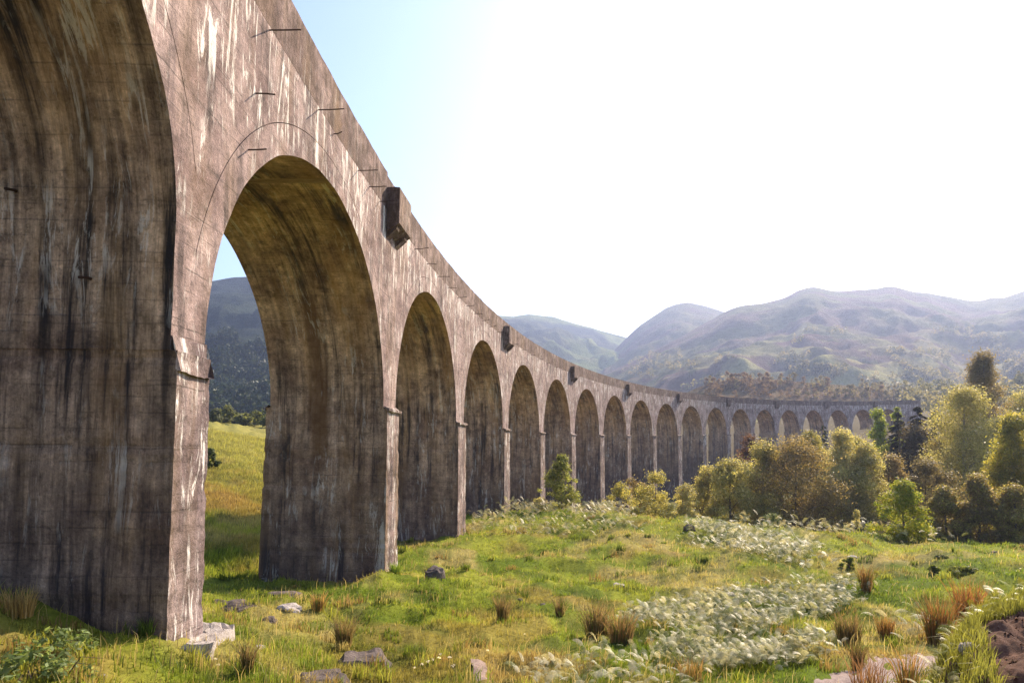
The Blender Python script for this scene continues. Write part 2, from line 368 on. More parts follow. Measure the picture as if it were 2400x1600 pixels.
hill('hill', [(1230, 980), (1330, 930), (1420, 876), (1500, 838), (1600, 787), (1700, 731), (1735, 718), (1790, 710), (1845, 697), (1862, 685), (1885, 676), (1910, 672), (1940, 680), (1965, 684), (2010, 680), (2060, 677), (2088, 671), (2120, 678), (2145, 685), (2165, 683), (2215, 695), (2275, 706), (2318, 701), (2327, 694), (2342, 701), (2370, 692), (2400, 682), (2600, 650), (3100, 690), (3600, 800)], 1400, .30, .5, 5, (PU, (.11, .105, .04), YL), 37, .5, nx=420, ny=170)
knoll = hill('knoll', [(1430, 975), (1560, 945), (1640, 905), (1700, 890), (1800, 887), (1900, 897), (2000, 905), (2150, 925), (2300, 915), (2500, 890), (2800, 900), (3200, 960)], 420, .72, .35, 4, (BR, (.17, .12, .05), YL), 51, .35, nx=200, ny=80)

# ------------------------------------------------------------------ the viaduct
_ps = np.arange(-60, 420.01, .25); _pu = _ps/200
_ph = .009195 + (.434767*_ps - .138346*_ps*_pu/2 + .020742*_ps*_pu*_pu/3)*.01
_dx, _dy = np.sin(_ph), np.cos(_ph)
_px = np.concatenate([[0], np.cumsum((_dx[1:]+_dx[:-1])/2*.25)]); _py = np.concatenate([[0], np.cumsum((_dy[1:]+_dy[:-1])/2*.25)])
_i0 = int(round(60/.25)); _px += -6.5823-_px[_i0]; _py += 14.63202-_py[_i0]
def V(s, o, z):                          # along the line, outward from the inner face, height above the springing datum
    s = np.asarray(s, float); o = np.asarray(o, float); z = np.asarray(z, float)
    s, o, z = np.broadcast_arrays(s, o, z)
    h = np.interp(s, _ps, _ph); x = np.interp(s, _ps, _px); y = np.interp(s, _ps, _py)
    return np.stack([x-np.cos(h)*o, y+np.sin(h)*o, z + -.001678*s + .019222*(s/200)*s], -1)
ZS, RISE, TOP, WV = 1.8291, 7.62, 1.8291+10.93, 5.4
SPAN, PW = 15.054, 2.357
gaps = [2.1107, 2.4927, 2.4183, 2.3179, 2.3642, 2.4977, 2.3118, 2.2449, 2.3043, 2.3252, 2.3537, 2.3512, 2.3477, 2.4267, 2.4263] + [2.3567]*5
arches = {-2: (-2*(SPAN+PW), -2*(SPAN+PW)+SPAN), -1: (-(SPAN+PW), -PW)}
_a = 0.0
for k in range(18):
    arches[k] = (_a, _a+SPAN); _a += SPAN+gaps[k]
arches[0] = (-1.0, SPAN)                 # the pier left of the big arch is slimmer
STILT = {-1: 2.5, -2: 2.5}; RISES = {-1: 5.9, -2: 5.9, 0: 7.35}
KS = sorted(arches); RW = .85
piers = [(arches[k][1], arches[k+1][0]) for k in KS[:-1]]
viaduct = thing('viaduct', 'long curved concrete railway viaduct with tall round arches streaked with white lime', 'viaduct', (0, 0, 0))
LAST = arches[KS[-1]][1]; FIRST = arches[KS[0]][0]

def SPG(s, o, z): return np.stack(np.broadcast_arrays(np.asarray(s, float), np.asarray(o, float), np.asarray(z, float)), -1)
def jit(P, amp, seed):                   # uneven hand-built surface
    x = P[..., 0]+P[..., 1]*.7; z = P[..., 2]
    return P + np.stack([fbm(x*1.3, z*1.3, seed)-.5, fbm(x*1.3+9, z*1.3, seed+1)-.5, (fbm(x*1.3, z*1.3+9, seed+2)-.5)*.6], -1)*amp

def pier_mesh(k, s0, s1, zb, near):
    """shaft below the impost: four battered sides with ragged arrises"""
    mb = MB(); nz = 46 if near else 14; ns = 9 if near else 4; no = 22 if near else 8
    z = np.linspace(zb, ZS, nz)
    pr, bat = (.15, .006) if k == -1 else (.20, .010)
    e = .038 if near else .0
    def corner(a, b, sd):                # ragged corner lines
        t = ZS-z
        rag = (np.abs(fbm(z*2.3+a*7, z*0+b*3+k*5, sd, 4)-.5)*2)**1.5*e*2.2
        s = (s0 - bat*t + rag) if a == 0 else (s1 + bat*t - rag)
        o = (-pr - bat*t + rag) if b == 0 else (WV+pr+bat*t-rag)
        return s, o
    Cn = {(a, b): corner(a, b, 100+k*9+a*2+b) for a in (0, 1) for b in (0, 1)}
    for (c0, c1, n, flip) in (((0, 0), (1, 0), ns, False), ((1, 0), (1, 1), no, False), ((1, 1), (0, 1), ns, False), ((0, 1), (0, 0), no, False)):
        u = np.linspace(0, 1, n)
        u = .5-.5*np.cos(np.pi*u) if near else u
        S = Cn[c0][0][:, None]*(1-u)+Cn[c1][0][:, None]*u; O = Cn[c0][1][:, None]*(1-u)+Cn[c1][1][:, None]*u
        Z = np.repeat(z[:, None], n, 1)
        P = V(S, O, Z)
        if near: 
            w = np.sin(np.pi*u)[None, :, None]
            Q = jit(P, .07, 5+k); P = P+(Q-P)*w
        mb.grid(P, SPG(S, O, Z))
    return mb
def impost_mesh(k, s0, s1, near, side):
    mb = MB(); big = (k == -1)
    lo, hi = (ZS-.42, ZS+.02) if big else (ZS-.16, ZS+.02)
    pr = .33 if not big else .12
    n = 10 if near else 2
    prof = [(-.02, hi+(.30 if big else .10)), (-pr*.55, hi+.02), (-pr, hi-.10 if big else hi-.02), (-pr, lo+.04), (-.24, lo)]
    o_edge = .08 if not big else .0
    for side in (side,):
        S = np.linspace(s0-o_edge, s1+o_edge, n)
        O = np.array([p[0] for p in prof])[:, None].repeat(n, 1); Z = np.array([p[1] for p in prof])[:, None].repeat(n, 1)
        if near:
            j = (fbm(S[None]*3+k, Z*4, 70+k, 3)-.5)
            O = O + j*(.06 if big else .12); Z = Z + (fbm(S[None]*2.5+k, O*4, 80+k, 3)-.5)*(.08 if big else .12)
        OO = O if side == 0 else WV-O
        SS = np.broadcast_to(S[None], O.shape)
        mb.grid(V(SS, OO, Z), SPG(SS, OO, Z), flip=(side == 0))
        for e, fl in ((0, True), (-1, False)):
            v = V(SS[:, e], OO[:, e], Z[:, e]); mb.add(v, [list(range(len(prof)))[::-1] if (fl ^ (side == 1)) else list(range(len(prof)))], SPG(SS[:, e], OO[:, e], Z[:, e]))
    return mb

def zbase(s0, s1):
    p = V(np.array([s0, s1, s0, s1]), np.array([0, 0, WV, WV]), 0); return float(H(p[:, 0], p[:, 1]).min())-1.2
ends = [(arches[KS[0]][0]-3.0, arches[KS[0]][0])] + piers + [(LAST, LAST+15)]
for i, (s0, s1) in enumerate(ends):
    k = i-3                               # pier right of arch k
    near = -2 <= k <= 2
    p = pier_mesh(k, s0, s1, zbase(s0, min(s1, s0+3)), near).build('pier', M['pierface' if k < 0 else 'pierfront'], viaduct)
    # the two broad sides under the arches carry the stained look of the soffits
    me = p.data; me.materials.append(M['soffit' if k < 0 else 'vault'])
    tx_ = np.array([[f.normal.x, f.normal.y, f.normal.z] for f in me.polygons]); cc = np.array([list(f.center) for f in me.polygons])
    h = np.interp((s0+s1)/2, _ps, _ph); al = np.abs(tx_[:, 0]*np.sin(h)+tx_[:, 1]*np.cos(h))
    me.polygons.foreach_set('material_index', (al > .7).astype(np.int32))
    for side in (0, 1): impost_mesh(k, s0, s1, near, side).build('impost', M['pierface' if k < 0 else 'pierfront'], p)

for k in KS:
    a, b = arches[k]; c = (a+b)/2; hs = (b-a)/2; near = -1 <= k <= 3
    ST = STILT.get(k, 0.0); RISE = RISES.get(k, 7.62)
    n = 64 if near else 30; no = 16 if near else 5
    # barrel: soffit, both ring faces and the extrados
    th = np.linspace(0, np.pi, n)
    mb = MB()
    if ST:                                # straight legs below the curve
        th = np.concatenate([[0]*6, th[1:-1], [np.pi]*6]); leg = np.concatenate([np.linspace(-ST, 0, 6), 0*th[6:-6], np.linspace(0, -ST, 6)])
    else: leg = th*0
    n = len(th); ZB = ZS+ST+leg
    s_in, z_in = c-hs*np.cos(th), ZB+RISE*np.sin(th)
    rag = (fbm(th*9+k*3+leg*2, th*0+k, 33, 4)-.5)*.07 if near else th*0
    s_ex, z_ex = c-(hs+RW-.02)*np.cos(th), ZB+(RISE+RW-.02)*np.sin(th)
    s_ix, z_ix = c-(hs+rag)*np.cos(th), ZB+(RISE+rag)*np.sin(th)
    arc = np.concatenate([[0], np.cumsum(np.hypot(np.diff(s_in), np.diff(z_in)))])
    arc = np.minimum(arc, arc[-1]-arc)+ZS
    O = np.linspace(0, WV, no)
    half = np.where(th < np.pi/2, a, b)
    P = V(np.repeat(s_in[:, None], no, 1), O[None], z_in[:, None])
    P[:, 0] = V(s_ix, 0*th, z_ix); P[:, -1] = V(s_ix, 0*th+WV, z_ix)
    if near: 
        Q = jit(P, .05, 60+k); Q[:, 0] = P[:, 0]; Q[:, -1] = P[:, -1]; P = Q
    mb.grid(P, SPG(half[:, None], O[None], arc[:, None]), flip=True)
    vault = mb.build('vault', M['soffit' if k < 0 else 'vault'], viaduct, smooth_shade=True)
    for o_, fl in ((0.0, False), (WV, True)):
        rb = MB()
        q = np.linspace(0, 1, 4)
        S = s_ix[:, None]*(1-q)+s_ex[:, None]*q; Z = z_ix[:, None]*(1-q)+z_ex[:, None]*q
        rb.grid(V(S, S*0+o_, Z), SPG(S, S*0+o_, Z), flip=fl)
        dpt = .25 if o_ == 0 else -.25
        S2 = np.stack([s_ex, s_ex], 1); Z2 = np.stack([z_ex, z_ex], 1); O2 = np.stack([s_ex*0+o_, s_ex*0+o_+dpt], 1)
        rb.grid(V(S2, O2, Z2), SPG(S2, O2, Z2), flip=fl)
        rb.build('arch_ring', M['face'], viaduct)
    # spandrel walls either side, ending in an open joint round the ring
    L = (arches[k-1][1]+a)/2 if k-1 in arches else a-1.2
    Rt = (b+arches[k+1][0])/2 if k+1 in arches else b+1.2
    ztop = TOP-1.585
    he = hs+RW+.004; ze = RISE+RW+.004
    sl = c-he*np.cos(th); zl = ZB+ze*np.sin(th)
    keep = (sl > L+.01) & (sl < Rt-.01); sl, zl = sl[keep], zl[keep]
    zend = lambda s: ZS+(ST if abs(s-c) < he else 0)+ze*math.sqrt(max(0, 1-((s-c)/he)**2))
    sl = np.concatenate([[L], sl, [Rt]]); zl = np.concatenate([[zend(L)], zl, [zend(Rt)]])
    q = np.linspace(0, 1, 12 if near else 5)
    for o_, fl in ((0.0, True), (WV, False)):
        sb = MB(); S = np.repeat(sl[:, None], len(q), 1); Z = zl[:, None]*(1-q)+(ztop)*q
        P = V(S, S*0+o_, Z)
        sb.grid(P, SPG(S, S*0+o_, Z), flip=not fl)
        dpt = .25 if o_ == 0 else -.25
        S2 = np.stack([sl, sl], 1); Z2 = np.stack([zl, zl], 1); O2 = np.stack([sl*0+o_, sl*0+o_+dpt], 1)
        sb.grid(V(S2, O2, Z2), SPG(S2, O2, Z2), flip=fl)
        sb.build('spandrel_wall', M['face'], viaduct)
    # parapets and deck
    extra = .17 if k <= 0 else 0.0
    m = 40 if near else 12
    for o_a, o_b in ((-.006, .45), (WV+.006, WV-.45)):
        pb = MB(); R2 = Rt-.012 if k != 0 else b-.2
        S = np.linspace(L, R2, m)
        top = TOP+extra+((fbm(S*1.7, S*0+k*3, 44, 4)-.5)*.10 if near else 0*S)
        prof = [(o_b, TOP-1.25), (o_b, top), (o_a, top), (o_a, TOP-1.60), (.02 if o_a < 0 else WV-.02, TOP-1.605)]
        OO = np.array([[p[0]]*m for p in prof]); ZZ = np.array([np.broadcast_to(p[1], (m,)) for p in prof]); SS = np.broadcast_to(S[None], OO.shape)
        if near:                          # more rows on the visible face
            zf = np.linspace(0, 1, 8)
            OO = np.concatenate([OO[:2], np.full((8, m), o_a)-np.sign(o_b-o_a)*fbm(S[None]*2+zf[:, None]*3, zf[:, None]*4+k, 47, 3)*.02*np.sin(np.pi*zf)[:, None], OO[4:]]); 
            ZZ = np.concatenate([ZZ[:2], top[None]*(1-zf[:, None])+(TOP-1.60)*zf[:, None], ZZ[4:]]); SS = np.broadcast_to(S[None], OO.shape)
        pb.grid(V(SS, OO, ZZ), SPG(SS, OO, ZZ), flip=(o_a > 0))
        for e in (0, -1): pb.add(V(SS[:, e], OO[:, e], ZZ[:, e]), [list(range(OO.shape[0]))], SPG(SS[:, e], OO[:, e], ZZ[:, e]))
        pb.build('parapet', M['parapet'], viaduct)
        if k == 0:                        # the lower length beside the first refuge
            lb = MB(); S = np.linspace(R2+.004, Rt-.012, 4); prof = [(o_b, TOP-1.25), (o_b, TOP), (o_a, TOP), (o_a, TOP-1.60)]
            OO = np.array([[p[0]]*4 for p in prof]); ZZ = np.array([[p[1]]*4 for p in prof]); SS = np.broadcast_to(S[None], OO.shape)
            lb.grid(V(SS, OO, ZZ), SPG(SS, OO, ZZ), flip=(o_a > 0)); lb.build('parapet', M['parapet'], viaduct)
    db = MB(); S = np.linspace(L, Rt, 12); db.grid(V(S[:, None], np.array([[.44, WV-.44]]), TOP-1.2), SPG(S[:, None], np.array([[.44, WV-.44]]), TOP-1.2)); db.build('deck', M['parapet'], viaduct)

# the run of wall past the last arch
eb = MB(); S = np.linspace(LAST+1.2, LAST+15, 12)
for o_, fl in ((0, False), (WV, True)):
    Z = np.array([[ZS, TOP-1.6]]).repeat(12, 0); SS = np.repeat(S[:, None], 2, 1); eb.grid(V(SS, SS*0+o_, Z), SPG(SS, SS*0+o_, Z), flip=fl)
eb.build('abutment_wall', M['face'], viaduct)
pb = MB(); prof = [(.45, TOP-1.25), (.45, TOP), (-.035, TOP), (-.035, TOP-1.6)]
OO = np.array([[p[0]]*12 for p in prof]); ZZ = np.array([[p[1]]*12 for p in prof]); SS = np.broadcast_to(S[None], OO.shape)
pb.grid(V(SS, OO, ZZ), SPG(SS, OO, ZZ)); pb.build('parapet', M['parapet'], viaduct)

# refuges: boxes corbelled out of the parapet over every second pier
def refuge(sc_, side, near):
    mb = MB(); L0, L1 = sc_-1.33, sc_+.95
    f = -1 if side == 0 else 1; base = 0 if side == 0 else WV
    def pt(s, o, z): return (s, base+f*o, z)
    prof = [(0.0, TOP-.58), (.34, TOP-.57), (.63, TOP-.60), (.63, TOP-2.28), (.05, TOP-2.66)]
    ss = np.linspace(L0, L1, 7)
    S = np.broadcast_to(ss[None], (len(prof), 7)); O = np.array([[base+f*p[0]]*7 for p in prof]); Z = np.array([[p[1]]*7 for p in prof])
    if near:
        dn = (fbm(S*2.2, Z*2.2, 91, 3)-.5)*.05; O = O+dn*np.array([0, 0, 1, 1, 0])[:, None]; Z = Z+dn*np.array([0, 1, 1, 1, 0])[:, None]
    mb.grid(V(S, O, Z), SPG(S, O, Z), flip=(side == 1))
    for e in (0, -1):
        mb.add(V(S[:, e], O[:, e], Z[:, e]), [list(range(len(prof)))], SPG(S[:, e], O[:, e], Z[:, e]))
    r = mb.build('refuge', M['parapet'], viaduct)
    for t0 in (-1.2, .3):               # a pair of corbels below
        cb = MB(); pr = [(-.02, TOP-2.64), (.50, TOP-2.40), (.46, TOP-2.52), (.20, TOP-2.76), (-.02, TOP-2.95)]
        for e in (0, 1):
            s_ = sc_+t0+e*.5; cb.add(V(np.full(5, s_), [base+f*p[0] for p in pr], [p[1] for p in pr]), [list(range(5))], SPG(np.full(5, s_), [base+f*p[0] for p in pr], [p[1] for p in pr]))
        n0 = [(i, (i+1) % 5) for i in range(5)]
        cb.f += [[i, j, j+5, i+5] for i, j in n0]
        cb.build('corbel', M['parapet'], r)
for i, (s0, s1) in enumerate(piers):
    k = i-2
    if k >= 0 and k % 2 == 0:
        for side in (0, 1): refuge((s0+s1)/2, side, k < 3)

# iron brackets left sticking out of the wall below the parapet
def tube_pts(pts, r, n=6):
    pts = np.asarray(pts, float); v = []; f = []
    for i, p in enumerate(pts):
        d = pts[min(i+1, len(pts)-1)]-pts[max(i-1, 0)]; d = d/(np.linalg.norm(d)+1e-9)
        a = np.cross(d, [0, 0, 1.0]); a = a if np.linalg.norm(a) > .1 else np.cross(d, [1.0, 0, 0]); a /= np.linalg.norm(a); b = np.cross(d, a)
        rr = r[i] if hasattr(r, '__len__') else r
        for q in range(n): v.append(p+rr*(math.cos(q*2*math.pi/n)*a+math.sin(q*2*math.pi/n)*b))
    for i in range(len(pts)-1):
        for q in range(n): f.append([i*n+q, i*n+(q+1) % n, (i+1)*n+(q+1) % n, (i+1)*n+q])
    f.append(list(range(n))[::-1]); f.append([(len(pts)-1)*n+q for q in range(n)])
    return v, f
br = [(1.8, TOP-1.72, .85), (5.8, TOP-1.72, .85), (7.4, TOP-1.72, .3), (10.4, TOP-1.72, .8), (12.0, TOP-1.72, .75), (13.6, TOP-1.72, .7), (1.1, 8.9, .5), (.8, 7.3, .45), (-5.5, TOP-1.72, .8)]
br += [(s, TOP-1.75, .7+.1*math.sin(s)) for s in np.arange(20.4, 48, 2.9)] + [(s, TOP-1.75, .6) for s in np.arange(54, 82, 4.2)]
for s, z, ln in br:
    tilt = random.uniform(-.05, .08)
    pts = V(np.array([s, s, s]), np.array([.1, -ln*.5, -ln]), np.array([z-tilt*.3, z, z+tilt]))
    v, f = tube_pts(pts, .018)
    mesh_np('bracket', v, f, M['iron'], viaduct)
for s, o, z in ((-2.40, 3.1, 4.9), (-2.40, 1.6, 3.2)):
    v, f = tube_pts(V(np.array([s+.1, s-.05, s-.22]), np.array([o, o, o+.05]), np.array([z, z, z-.04])), .03); mesh_np('bracket', v, f, M['iron'], viaduct)

# rough footing slab at the foot of the nearest pier
def rough_block(name, pts_top, h, mat, parent=None, seed=1, amp=.1, taper=.06, n=7):
    """irregular block over a four-cornered outline (world xy + z of the top)"""
    A, B, Cc, D = [np.asarray(p, float) for p in pts_top]; cen = (A+B+Cc+D)/4
    u = np.linspace(0, 1, n); U, Vv = np.meshgrid(u, u, indexing='ij'); U = U[..., None]; Vv = Vv[..., None]
    T = A*(1-U)*(1-Vv)+B*U*(1-Vv)+Cc*U*Vv+D*(1-U)*Vv
    T = T + (np.stack([fbm(T[..., 0]*3, T[..., 1]*3, seed+i) for i in range(3)], -1)-.5)*amp*np.array([1.2, 1.2, 1.0])
    v = [tuple(p) for p in T.reshape(-1, 3)]; f = []
    for i in range(n-1):
        for j in range(n-1): f.append([i*n+j, (i+1)*n+j, (i+1)*n+j+1, i*n+j+1])
    loop = [i*n for i in range(n)] + [(n-1)*n+j for j in range(1, n)] + [i*n+n-1 for i in range(n-2, -1, -1)] + [j for j in range(n-2, 0, -1)]
    prev = loop; m = len(loop)
    for r in range(1, 5):
        cur = []
        for q, li in enumerate(loop):
            p = np.array(v[li]); out = p-cen; out[2] = 0; out /= np.linalg.norm(out)+1e-9
            nz = np.array([fbm(p[0]*5+r*3, p[1]*5, seed+20+c, 3) for c in range(3)], float)-.5
            cur.append(len(v)); v.append(tuple(p+out*taper*r+np.array([0, 0, -h*r/4])+nz*amp*.9))
        for q in range(m): f.append([prev[q], cur[q], cur[(q+1) % m], prev[(q+1) % m]])
        prev = cur
    f = [x[::-1] for x in f]
    return mesh_np(name, v, f, mat, parent)
pAB = [o for o in viaduct.children if o.name.startswith('pier')][2]
tops = [(PX(425, 1524, 12.3)), (PX(500, 1513, 12.6)), (PX(548, 1470, 14.2)), (PX(472, 1462, 14.8))]
tops = [np.array([p[0], p[1], z]) for p, z in zip(tops, (-3.82, -3.78, -3.86, -4.0))]
rough_block('footing', tops, .75, M['palerock'], pAB, 5, .24, .03, 10)

# ------------------------------------------------------------------ path, bank
def drape(name, rows, mat, lift=.03, nu=40, nv=8, edge=.08):
    """strip between two pixel poly-lines laid on the ground"""
    A = np.array([hit(*p)[:2] for p in rows[0]]); B = np.array([hit(*p)[:2] for p in rows[1]])
    def res(P):
        d = np.concatenate([[0], np.cumsum(np.linalg.norm(np.diff(P, axis=0), axis=1))]); q = np.linspace(0, d[-1], nu)
        return np.stack([np.interp(q, d, P[:, 0]), np.interp(q, d, P[:, 1])], -1)
    A, B = res(A), res(B); v = np.linspace(0, 1, nv)
    G = A[:, None]*(1-v)[None, :, None]+B[:, None]*v[None, :, None]
    w = (fbm(G[..., 0]*2.5, G[..., 1]*2.5, 77, 3)-.5)*edge*2
    G[:, 0] += w[:, 0, None]; G[:, -1] += w[:, -1, None]
    Z = H(G[..., 0], G[..., 1])+lift*np.sin(np.pi*v)[None]*1.6-.004
    P = np.concatenate([G, Z[..., None]], -1).reshape(-1, 3)
    f = [[i*nv+j, (i+1)*nv+j, (i+1)*nv+j+1, i*nv+j+1] for i in range(nu-1) for j in range(nv-1)]
    o = mesh_np(name, P, np.array(f)[:, ::-1].copy(), mat, smooth_shade=True)
    return tag(o, kind='structure')
drape('path', [[(1820, 1640), (1950, 1583), (2060, 1548), (2150, 1535), (2230, 1528), (2330, 1524)], [(1990, 1660), (2080, 1622), (2160, 1590), (2210, 1572), (2260, 1560), (2340, 1550)]], M['gravel'], .025)
drape('path', [[(1120, 1660), (1112, 1600), (1105, 1575), (1096, 1550)], [(1150, 1660), (1142, 1600), (1140, 1575), (1118, 1548)]], M['trail'], .012, edge=.07)

# bare earth bank at the lower right, close to the camera
bx, by = np.meshgrid(np.linspace(2.6, 11, 210), np.linspace(4.2, 10.4, 150), indexing='ij')
lip = (1584-1200)/1505.0
def bank_h(x, y):
    g = H(x, y); rough = fbm(x*2.6, y*2.6, 14, 4)-.5
    t = x - (.60*y + .14*np.sin(y*2.1) + .3*(fbm(y*1.3+x*.4, y*.9, 4)-.5))
    rise = np.where(t < .7, 1.9*t, 1.33+.95*(t-.7))
    z = np.minimum(g+rise, -2.12+.25*rough+.03*(x-6)) + (rough*.30+(fbm(x*7, y*7, 24, 4)-.5)*.09)*smooth(.1, .6, t)
    return np.where(t > -.03, z+.02, g-.25), t
bz, bt = bank_h(bx, by)
fade = smooth(10.3, 9.2, by)*smooth(4.2, 4.9, by)*smooth(11, 10, bx); bz = bz*fade+(H(bx, by)-.3)*(1-fade)
n_, m_ = bx.shape; ii, jj = np.meshgrid(np.arange(n_-1), np.arange(m_-1), indexing='ij')
bf = np.stack([ii*m_+jj, (ii+1)*m_+jj, (ii+1)*m_+jj+1, ii*m_+jj+1], -1).reshape(-1, 4)
tag(mesh_np('earth_bank', np.stack([bx, by, bz], -1).reshape(-1, 3), bf, M['earth'], smooth_shade=True), kind='structure')
def surf(x, y):
    z = H(x, y); b, t = bank_h(x, y)
    f = smooth(10.3, 9.2, y)*smooth(4.2, 4.9, y)*smooth(11, 10, x)*(x > 2.6)
    return np.where((t > 0) & (f > .2), np.maximum(z, b*f+(z-.3)*(1-f)), z)

_q = np.random.default_rng(5); _y = _q.uniform(5.5, 9.0, 700); _x = .60*_y+_q.uniform(.4, 3.0, 700); _z = surf(_x, _y)
_t = np.array([(1, 1, 1), (-1, -1, 1), (-1, 1, -1), (1, -1, -1), (0, 0, 1.5), (1.4, 0, 0)], float)
_r = (_q.uniform(.004, .022, 700)**1.0)[:, None, None]*(_t[None]+_q.normal(0, .45, (700, 6, 3)))
_f = np.array([(0, 4, 1), (1, 2, 3), (0, 1, 2), (0, 3, 5), (0, 2, 5), (2, 3, 5), (4, 3, 1), (0, 4, 3)])
tag(mesh_np('soil_clods', (np.stack([_x, _y, _z], -1)[:, None]+_r).reshape(-1, 3), (_f[None]+np.arange(700)[:, None, None]*6).reshape(-1, 3), M['earth']), 'crumbled clods and stones on the bare earth bank', 'soil', kind='stuff')

# ------------------------------------------------------------------ rocks
def rock(name, label, c, r, mat, seed, squash=.6, group=None, sub=3):
    import bmesh
    bm = bmesh.new(); bmesh.ops.create_icosphere(bm, subdivisions=sub, radius=1.0)
    v = np.array([list(x.co) for x in bm.verts]); f = [[w.index for w in q.verts] for q in bm.faces]; bm.free()
    n = fbm(v[:, 0]*1.4+seed*3, v[:, 1]*1.4+v[:, 2]*1.1, seed, 4)-.5; n2 = fbm(v[:, 0]*4+seed, v[:, 2]*4+v[:, 1]*3, seed+4, 3)-.5
    v = np.sign(v)*np.abs(v)**.8
    v = v*(1+n*.95+n2*.45)[:, None]*np.array([r[0], r[1], r[2]])
    o = mesh_np(name, v, f, mat); o.location = tuple(map(float, np.asarray(c)+np.array([0, 0, r[2]*.05]))); o.rotation_euler = (0, 0, seed*1.3)
    return tag(o, label, 'rock', group)
def px_m(n, p): return n/F*p[1]           # n photo pixels at the depth of point p, in metres
def rk(px, py, w, h, label, mat, seed, name='rock'):
    p = hit(px, py); return rock(name, label, p, (px_m(w, p)*.5, px_m(w, p)*.5, px_m(h, p)*.62), mat, seed)
rk(560, 1432, 72, 34, 'large dark jagged rock in the grass right of the nearest pier', M['rock'], 3)
rk(516, 1412, 34, 20, 'small dark rock beside the foot of the nearest pier, behind the jagged rock', M['rock'], 5)
rk(632, 1452, 36, 22, 'low dark rock in front of the pale flat stone near the nearest pier', M['rock'], 7)
rk(678, 1438, 50, 20, 'pale flat-topped stone in short grass right of the dark jagged rock', M['palerock'], 9)
rk(660, 1402, 70, 15, 'long low dark rock behind the pale flat-topped stone', M['rock'], 11)
rk(1018, 1368, 46, 36, 'pointed dark boulder right of the second pier foot', M['rock'], 13)
rk(614, 1513, 24, 13, 'small pale stone lying in grass below the footing slab, rear one of two', M['palerock'], 15)
rk(606, 1524, 30, 8, 'thin pale stone in grass below the footing slab, front one of two', M['palerock'], 17)
rk(1450, 1372, 26, 12, 'pale rubble stone in the rough grass in mid field', M['palerock'], 19)
rk(1712, 1392, 26, 14, 'pinkish stone in the grass above the big bracken patch', M['palerock'], 21)
rk(1616, 1256, 24, 16, 'dark boulder among bracken far across the field', M['rock'], 23)
rk(2335, 1302, 22, 12, 'dark stone on the bright turf at the right', M['rock'], 25)
rk(2003, 1306, 26, 8, 'flat pale stone in the turf before the small green tree', M['palerock'], 27)
rk(660, 1568, 20, 6, 'tiny flat pale stone in grass near the lower edge', M['palerock'], 29)
rk(240, 1588, 18, 9, 'small pink stone in dry grass at the lower left', M['palerock'], 33)
rk(1205, 1402, 14, 10, 'little dark stone beside the straw patch in mid field, left one', M['rock'], 35)
rk(1218, 1417, 14, 10, 'little dark stone beside the straw patch in mid field, lower one', M['rock'], 37)
rk(1272, 1420, 22, 10, 'little brown stone right of the straw patch in mid field', M['rock'], 39)
pst = on(*(PX(2272, 1572, 7.6)[:2])); pst[2] = float(surf(pst[0:1], pst[1:2])[0])
rock('rock', 'white rounded stone at the foot of the earth bank', pst, (.10, .10, .08), M['palerock'], 31)
def slab(label, quad, h, mat, seed):
    P = [hit(*q) for q in quad]; zt = max(p[2] for p in P)+h*.8
    zs_ = [zt, zt, zt, zt]
    o = rough_block('concrete_block', [np.array([p[0], p[1], z]) for p, z in zip(P, zs_)], h*1.6, mat, None, seed, .16, .05, 9)
    return tag(o, label, 'block')
slab('lichen-crusted concrete block half sunk in the grass right of the tall rush tuft', [(802, 1556), (898, 1566), (893, 1546), (806, 1538)], .14, M['rock'], 3)
slab('low weathered concrete slab at the very bottom edge of the picture', [(712, 1618), (790, 1618), (790, 1600), (716, 1598)], .07, M['rock'], 8)

# ------------------------------------------------------------------ grass
def blades(x, y, z, h, w, col, lean=.5, two=True, wind=(.3, -.1)):
    n = len(x); a = rng.uniform(0, 2*np.pi, n); l = np.abs(rng.normal(0, lean, n))
    d = np.stack([np.cos(a), np.sin(a)], -1)
    pa = rng.uniform(0, 2*np.pi, n); s = np.stack([np.cos(pa), np.sin(pa), 0*pa], -1)*w[:, None]*.5
    b = np.stack([x, y, z-.02], -1)
    tip = b + np.stack([(d[:, 0]*l+wind[0]*.3)*h, (d[:, 1]*l+wind[1]*.3)*h, h*np.sqrt(np.clip(1-(l*.8)**2, .12, 1))], -1)
    if two:
        mid = b + np.stack([d[:, 0]*l*h*.25, d[:, 1]*l*h*.25, h*.58], -1)
        v = np.stack([b-s, b+s, mid+s*.7, mid-s*.7, tip], 1).reshape(-1, 3)
        i = np.arange(n)*5; f = np.concatenate([np.stack([i, i+1, i+2], -1), np.stack([i, i+2, i+3], -1), np.stack([i+3, i+2, i+4], -1)])
        m = 5
    else:
        v = np.stack([b-s, b+s, tip], 1).reshape(-1, 3); i = np.arange(n)*3; f = np.stack([i, i+1, i+2], -1); m = 3
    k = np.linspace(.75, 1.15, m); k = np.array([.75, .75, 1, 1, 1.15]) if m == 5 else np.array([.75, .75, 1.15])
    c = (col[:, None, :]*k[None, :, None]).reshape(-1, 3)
    return v, f, c
class Soup:
    def __init__(s): s.v = []; s.f = []; s.c = []; s.n = 0
    def add(s, v, f, c): s.v.append(v); s.f.append(f+s.n); s.c.append(c); s.n += len(v)
    def build(s, name, mat, parent=None, smooth_shade=False): return mesh_np(name, np.concatenate(s.v), np.concatenate(s.f), mat, parent, cols=np.concatenate(s.c), smooth_shade=smooth_shade)
_vi = V(np.arange(-20, 120, 1.0), 2.7, 0)[:, :2]
